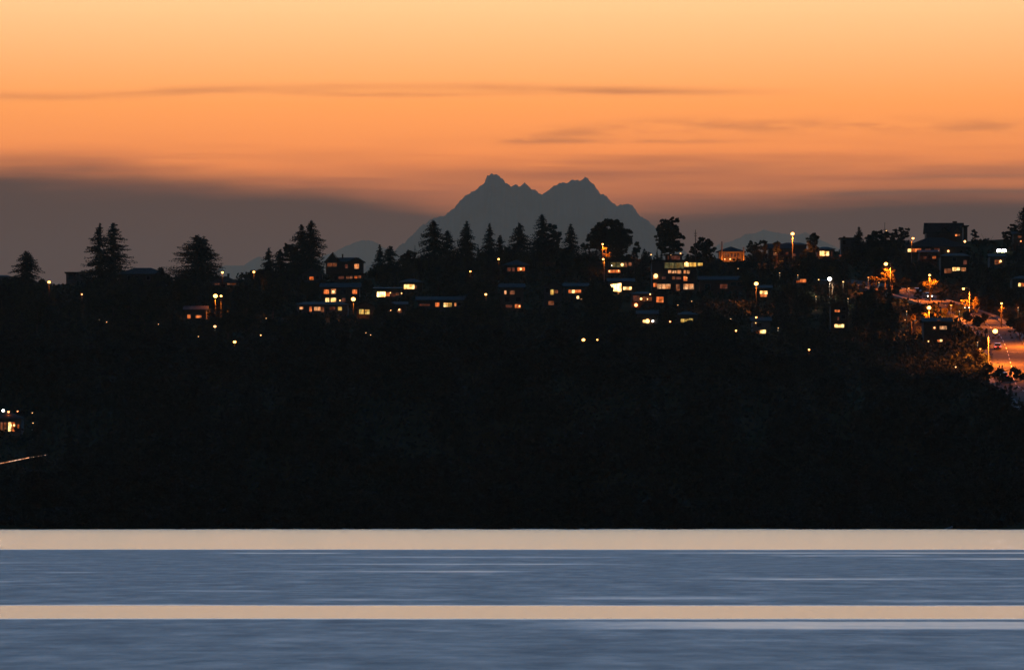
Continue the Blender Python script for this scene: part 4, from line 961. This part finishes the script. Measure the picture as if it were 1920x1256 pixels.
def car(px, py, lane, label, paint, heading, lit, D=None):
    """heading +1: drives up the road line (decreasing index); the lit end faces the camera side asked for"""
    o = make_car(paint); tag(o, label, 'car', 'cars on the lit road')
    i = min(range(1, len(RL) - 1), key=lambda k: (960 + RL[k].x * FPX / RL[k].y - px) ** 2 + (ground_row(960 + RL[k].x * FPX / RL[k].y, RL[k].y) - py) ** 2 * 4)
    dr = (RL[i + 1] - RL[i - 1]).normalized(); n_ = Vector((-dr.y, dr.x, 0)); p = RL[i] + n_ * lane
    f = -dr if heading > 0 else dr
    o.location = (p.x, p.y, float(ground_z(RL[i].x, RL[i].y)) + .56)
    sl_ = (float(ground_z(RL[i + 1].x, RL[i + 1].y)) - float(ground_z(RL[i - 1].x, RL[i - 1].y))) / (RL[i + 1] - RL[i - 1]).length
    o.rotation_euler = (0, (sl_ if heading > 0 else -sl_), math.atan2(f.y, f.x))
    for sy in (-.62, .62):
        h_ = MB().ball((2.17, sy, .68), .08, .17, .12, 8, 5).build('headlight', M['head'] if lit == 'head' else M['trim'], o)
        MB().ball((-2.22, sy, .74), .07, .20, .12, 8, 5).build('tail_light', M['tail'] if lit == 'tail' else M['carred'], o)
    RECTS.append((px - 9, px + 9, py - 6, py + 2, p.y))
    return o
car(1906, 655, -2.3, 'car climbing the orange road showing two red tail lights', 'cargrey', 1, 'tail')
car(1912, 712, -2.3, 'car with red brake lights behind the twiggy treetops at the bottom of the road', 'carred', 1, 'tail')
car(1786, 590, 2.2, 'pale car with lights on coming down where the lit road bends', 'carwhite', -1, 'head')
car(1720, 566, 2.0, 'car with a bright headlight under the lit upright shrub', 'cargrey', -1, 'head')
car(1693, 556, 3.7, 'dim parked car left of the car with the bright headlight', 'carwhite', -1, 'off')

# ------------------------------------------------------------------ shore things at the left and right
Dh = dist_at(45, 884); Xa, Xb = wx(-40, Dh), wx(90, Dh)
o = tag(empty('glowing_handrail', ((Xa + Xb) / 2, Dh, 0)), 'thin sloping glowing handrail low in the dark at the left edge', 'handrail')
RECTS.append((-40, 93, 850, 880, Dh)); cxm = (Xa + Xb) / 2; za, zb_ = wz(877, Dh), wz(852, Dh)
MB().tube([(Xa - cxm, 0, za), (wx(55, Dh) - cxm, 0, wz(857.5, Dh))], [.11, .08], 6).build('rail', M['strip'], o)  # rail glows of itself, standing in for lamplight along it
MB().tube([(wx(55, Dh) - cxm, 0, wz(857.5, Dh)), (Xb - cxm, 0, zb_)], [.045, .035], 6).build('rail', M['metal'], o)
for k in range(9):
    q = k / 8; xx = Xa + (Xb - Xa) * q; z1 = za + (zb_ - za) * q; z0 = float(ground_z(xx, Dh)) - .4
    MB().tube([(xx - cxm, 0.08, z0), (xx - cxm, .08, z1)], [.04, .04], 6).build('post', M['rubber'], o)
for q, st_ in ((58, 2), (62, 2), (71, 2), (77, 1), (83, 3)):
    MB().box(wx(q, Dh) - cxm, wx(q + st_, Dh) - cxm, -.07, -.03, wz(857.5 - (q - 55) * .157, Dh) - .03, wz(857.5 - (q - 55) * .157, Dh) + .03).build('rail_glow_dash', M['strip'], o)
Db = 1225; RECTS.append((1754, 1786, 953, 964, Db)); Xd = wx(1770, Db); gz = float(ground_z(Xd, Db))
o = tag(empty('rowing_boat', (Xd, Db, gz + .1)), 'faint pale rowing boat pulled up on the dark shore at the right', 'boat')
v = []; f = []; ns = 13
for k in range(ns):
    q = k / (ns - 1); x_ = -1.9 + 3.8 * q; w_ = .72 * math.sin(math.pi * min(.97, q * .9 + .06)) ** .6; z0 = .12 + .32 * (2 * q - 1) ** 2 * (q > .5) + .05; zt = .62 + .22 * (2 * q - 1) ** 2
    for (yy, zz_) in ((-w_, zt), (-w_ * .75, (z0 + zt) / 2 - .06), (0, z0), (w_ * .75, (z0 + zt) / 2 - .06), (w_, zt)): v.append((x_, yy, zz_))
q_ = []
for k in range(ns - 1):
    for j in range(4): b0 = k * 5 + j; q_.append((b0, b0 + 1, b0 + 6, b0 + 5))
hull = link('hull', np_mesh('hull', np.array(v), q_, M['carwhite'], tris=[(0, 1, 2), (0, 2, 3), (0, 3, 4)]), o)
so_ = hull.modifiers.new('thickness', 'SOLIDIFY'); so_.thickness = .05
for x_ in (-1.0, 0, .9): MB().box(x_ - .13, x_ + .13, -.6, .6, .46, .50).build('seat', M['wood'], o)
o.rotation_euler = (0, R(-14), R(12))

# ------------------------------------------------------------------ generic trees (copies) that fill the slope
rs = np.random.RandomState(77)
PROTO = []
for k, (kd, w_, rg) in enumerate([('fir', .24, .35), ('cedar', .27, .35), ('cedar', .22, .2), ('fir', .19, .42), ('dome', .26, .3)]):
    Hh = 15.0; v, q = conifer_pts(Hh, w_ * Hh, w_ * Hh, PROF[kd], 500 + k, spacing=.55, rag=rg, dens=.8)
    PROTO.append(('conifer_tree', Hh, w_ * Hh, np_mesh('crown', v, q, M['fir']), trunk_mesh(Hh, .25, k), (v, q)))
for k, (shp, w_) in enumerate([('round', .38), ('tall', .28), ('low', .34), ('round', .45), ('tall', .34)]):
    Hh = 11.0; bl = crown_blobs(Hh, w_ * Hh, shp, np.random.RandomState(k)); v, q = leafy_pts(bl, 600 + k, .65, .5)
    PROTO.append(('leafy_tree', Hh, w_ * Hh, np_mesh('crown', v, q, M['leaf']), trunk_mesh(Hh * .85, .25, k, 5, w_ * Hh), (v, q)))

SKY_PX = [0, 30, 85, 100, 125, 165, 215, 240, 312, 330, 410, 416, 446, 452, 480, 495, 600, 608, 690, 702, 750, 785, 860, 895, 950, 990, 1050, 1085, 1100, 1190, 1225, 1290, 1345, 1400, 1440, 1470, 1510, 1540, 1570, 1605, 1640, 1700, 1716, 1735, 1815, 1850, 1870, 1888, 1920]
SKY_PY = [519, 515, 522, 532, 530, 520, 515, 516, 512, 505, 510, 531, 531, 505, 503, 500, 495, 513, 511, 497, 486, 476, 462, 459, 455, 458, 453, 457, 454, 460, 466, 474, 476, 474, 470, 468, 464, 470, 472, 452, 447, 450, 462, 464, 464, 458, 470, 450, 440]
WOOD_PX = [-60, 40, 100, 150, 200, 300, 340, 420, 520, 560, 640, 700, 800, 870, 930, 1000, 1060, 1170, 1200, 1260, 1400, 1450, 1560, 1690, 1830, 1842, 1925, 1990]
WOOD_PY = [610, 625, 625, 640, 630, 630, 585, 592, 600, 595, 600, 600, 592, 588, 600, 622, 590, 585, 625, 615, 622, 655, 660, 690, 700, 712, 712, 715]
ROAD_RECTS = []
for i in range(0, len(RL), 2):
    p = RL[i]; pxr = 960 + p.x * FPX / p.y; ry = float(ground_row(pxr, p.y)); 
    if pxr > 1842 and ry < 700: ROAD_RECTS.append((pxr - 16, pxr + 60, ry - 5, ry + 3, p.y - 6))
ALLR = RECTS + ROAD_RECTS
def top_limit(px, D, hw):
    """highest row this tree may reach without hiding a lit thing behind it"""
    lim = -1e9
    for (a0, a1, b0, b1, Dr) in ALLR:
        if Dr > D - 1 and a0 - hw - 1 < px < a1 + hw + 1: lim = max(lim, b1 + 1.5)
    return lim
def in_house(px, D, hw):
    return any(a0 - hw < px < a1 + hw and Dr - 2.5 < D < Dr + 14 for (a0, a1, b0, b1, Dr) in ROWS_KEEP)
def on_road(x, y, r):
    return any((p.x - x) ** 2 + (p.y - y) ** 2 < (5.6 + r * .45) ** 2 for p in RL[::2])
placed = []
def try_tree(px, D, Hwant, minH, extra_lim=None, k=None):
    k = rs.randint(len(PROTO)) if k is None else k
    nm, Hp, Rp, cm, tm, raw = PROTO[k]
    x = wx(px, D); gz = float(ground_z(x, D)); s = FPX / D
    hw = Rp / Hp * Hwant * s * .9
    if in_house(px, D, hw * .6) or on_road(x, D, Rp / Hp * Hwant * .8): return None
    lim = top_limit(px, D, hw)
    if extra_lim is not None: lim = max(lim, extra_lim)
    ytop = ground_row(px, D) - Hwant * s
    H = Hwant
    if ytop < lim: H = (ground_row(px, D) - lim) / s
    if H < minH: return None
    return (k, x, D, gz, H / Hp, rs.rand() * 6.283)
LAB = {'conifer_tree': 'dark pointed conifer among the crowded trees of the dim hillside', 'leafy_tree': 'dark rounded leafy tree among the crowded trees of the dim hillside'}
KC = {'conifer_tree': 0, 'leafy_tree': 0}
def put(tr):
    k, x, D, gz, s, a_ = tr; nm, Hp, Rp, cm, tm, raw = PROTO[k]
    KC[nm] += 1
    o = empty(nm, (x, D, gz), a_); o.scale = (s * rs.uniform(.9, 1.2),) * 2 + (s,)
    tag(o, LAB[nm], 'tree', 'trees crowding the dim hillside' if nm == 'leafy_tree' else 'conifers crowding the dim hillside')
    link('crown', cm, o); link('trunk', tm, o)
cnt = 0
# ridge line hedge of trees
for px in np.arange(-30, 1960, 13):
    for rep in range(6):
        pxx = px + rs.uniform(-6, 6); D = rs.uniform(1955, 2055)
        lim = np.interp(pxx, SKY_PX, SKY_PY) + rs.uniform(0, 5)
        tr = try_tree(pxx, D, rs.uniform(5, 10), 2.2, lim)
        if tr: put(tr); cnt += 1; break
# slope
for rep in range(9000):
    D = rs.uniform(1640, 1965); px = rs.uniform(-25, 1945)
    if any(abs(px - q[0]) < 9 and abs(D - q[1]) < 9 for q in placed): continue
    tr = try_tree(px, D, rs.uniform(6, 13), 3.0, np.interp(px, SKY_PX, SKY_PY) + 14)
    if tr and KC[PROTO[tr[0]][0]] < 270: put(tr); placed.append((px, D)); cnt += 1

# ------------------------------------------------------------------ shrubbery and hedges covering the slope
SV = []; sh_ = np.random.RandomState(9)
for j in range(5200):
    D = sh_.uniform(1540, 2085); px = sh_.uniform(-40, 1965); x = wx(px, D)
    r = sh_.uniform(.9, 2.4); hgt = sh_.uniform(1.2, 4.2); s_ = FPX / D
    if on_road(x, D, r * .4) or in_house(px, D, r * s_ * .5): continue
    gr = float(ground_row(px, D)); lim = max(top_limit(px, D, r * s_ * .8), np.interp(px, SKY_PX, SKY_PY) + sh_.uniform(0, 4))
    hgt = min(hgt, (gr - lim) / s_)
    if hgt < .5: continue
    n = int(14 + 16 * r * hgt / 3); u = sh_.randn(n, 3); u /= np.linalg.norm(u, axis=1, keepdims=True); u *= sh_.rand(n, 1) ** .4
    c = u * [r, r, hgt * .5] + [x, D, float(ground_z(x, D)) + hgt * .45]
    v, q = cards(c, sh_.randn(n, 3), sh_.uniform(.6, 1.3, n), sh_.uniform(.4, .9, n), sh_); SV.append(v)
SV = np.concatenate(SV)
tag(link('hillside_shrubbery', np_mesh('hillside_shrubbery', SV, np.arange(len(SV)).reshape(-1, 4), M['leaf'])), 'dark hedges and shrubs covering the hillside between the houses', kind='stuff')

# ------------------------------------------------------------------ near wood down to the shore: one mass
VV = []; QQ = []; off = 0; nw = 0
low = {}
for k, pr in enumerate(PROTO):
    v, q = pr[5]; nq = len(q); keep = np.random.RandomState(k).rand(nq) < .38
    vv = v.reshape(nq, 4, 3)[keep]; c = vv.mean(1, keepdims=True); vv = c + (vv - c) * 1.55
    low[k] = vv
sw = np.random.RandomState(5)
for (d0, d1, n, h0, h1) in ((1222, 1330, 120, 6, 13), (1330, 1450, 110, 9, 18), (1450, 1560, 110, 10, 19), (1560, 1660, 110, 9, 17)):
    for j in range(n):
        D = sw.uniform(d0, d1); px = -60 + (j + sw.rand()) / n * 2050
        lim = np.interp(px, WOOD_PX, WOOD_PY) + sw.uniform(0, 16)
        st0 = rs.get_state(); k = sw.randint(len(PROTO))
        if D < 1330 and abs(px - 1770) < 35 and D < 1240: continue
        gr = float(ground_row(px, D))
        tr = try_tree(px, D, sw.uniform(h0, h1), 2.5, lim, k)
        if not tr: continue
        k, x, D_, gz, s, a_ = tr
        sx = s * sw.uniform(1.0, 1.35)
        vv = low[k].reshape(-1, 3) * [sx, sx, s]; ca, sa = math.cos(a_), math.sin(a_)
        vv = np.stack([vv[:, 0] * ca - vv[:, 1] * sa + x, vv[:, 0] * sa + vv[:, 1] * ca + D_, vv[:, 2] + gz], -1)
        VV.append(vv); nw += 1
# undergrowth along the water and on the slope
for (d0, d1, n) in ((1203, 1260, 26000), (1260, 1700, 60000)):
    D = sw.uniform(d0, d1, n); px = sw.uniform(-80, 2000, n); x = wx(px, D)
    sh = 105 * (1 - np.clip((px - 960) / 960, -1.4, 1.4) ** 2) * (1 - sm(D, 1330, 1500)); D = np.maximum(D, 1202 + sh + sw.rand(n) * 12)
    x = wx(px, D)
    c = np.stack([x, D, ground_z(x, D) + sw.rand(n) ** 2 * 2.2], -1)
    okm = ~np.array([on_road(a_, b_, 0) if b_ > 1480 and a_ > 60 else False for a_, b_ in zip(x, D)])
    v, q = cards(c[okm], sw.randn(okm.sum(), 3), sw.uniform(.8, 1.9, okm.sum()), sw.uniform(.4, 1.0, okm.sum()), sw); VV.append(v)
VV = np.concatenate(VV)
tag(link('near_wood', np_mesh('near_wood', VV, np.arange(len(VV)).reshape(-1, 4), M['fir'])), 'black mass of woodland between the lake shore and the lit hillside', kind='stuff')
print('generic trees', cnt, 'wood trees', nw, 'wood faces', len(VV) // 4)
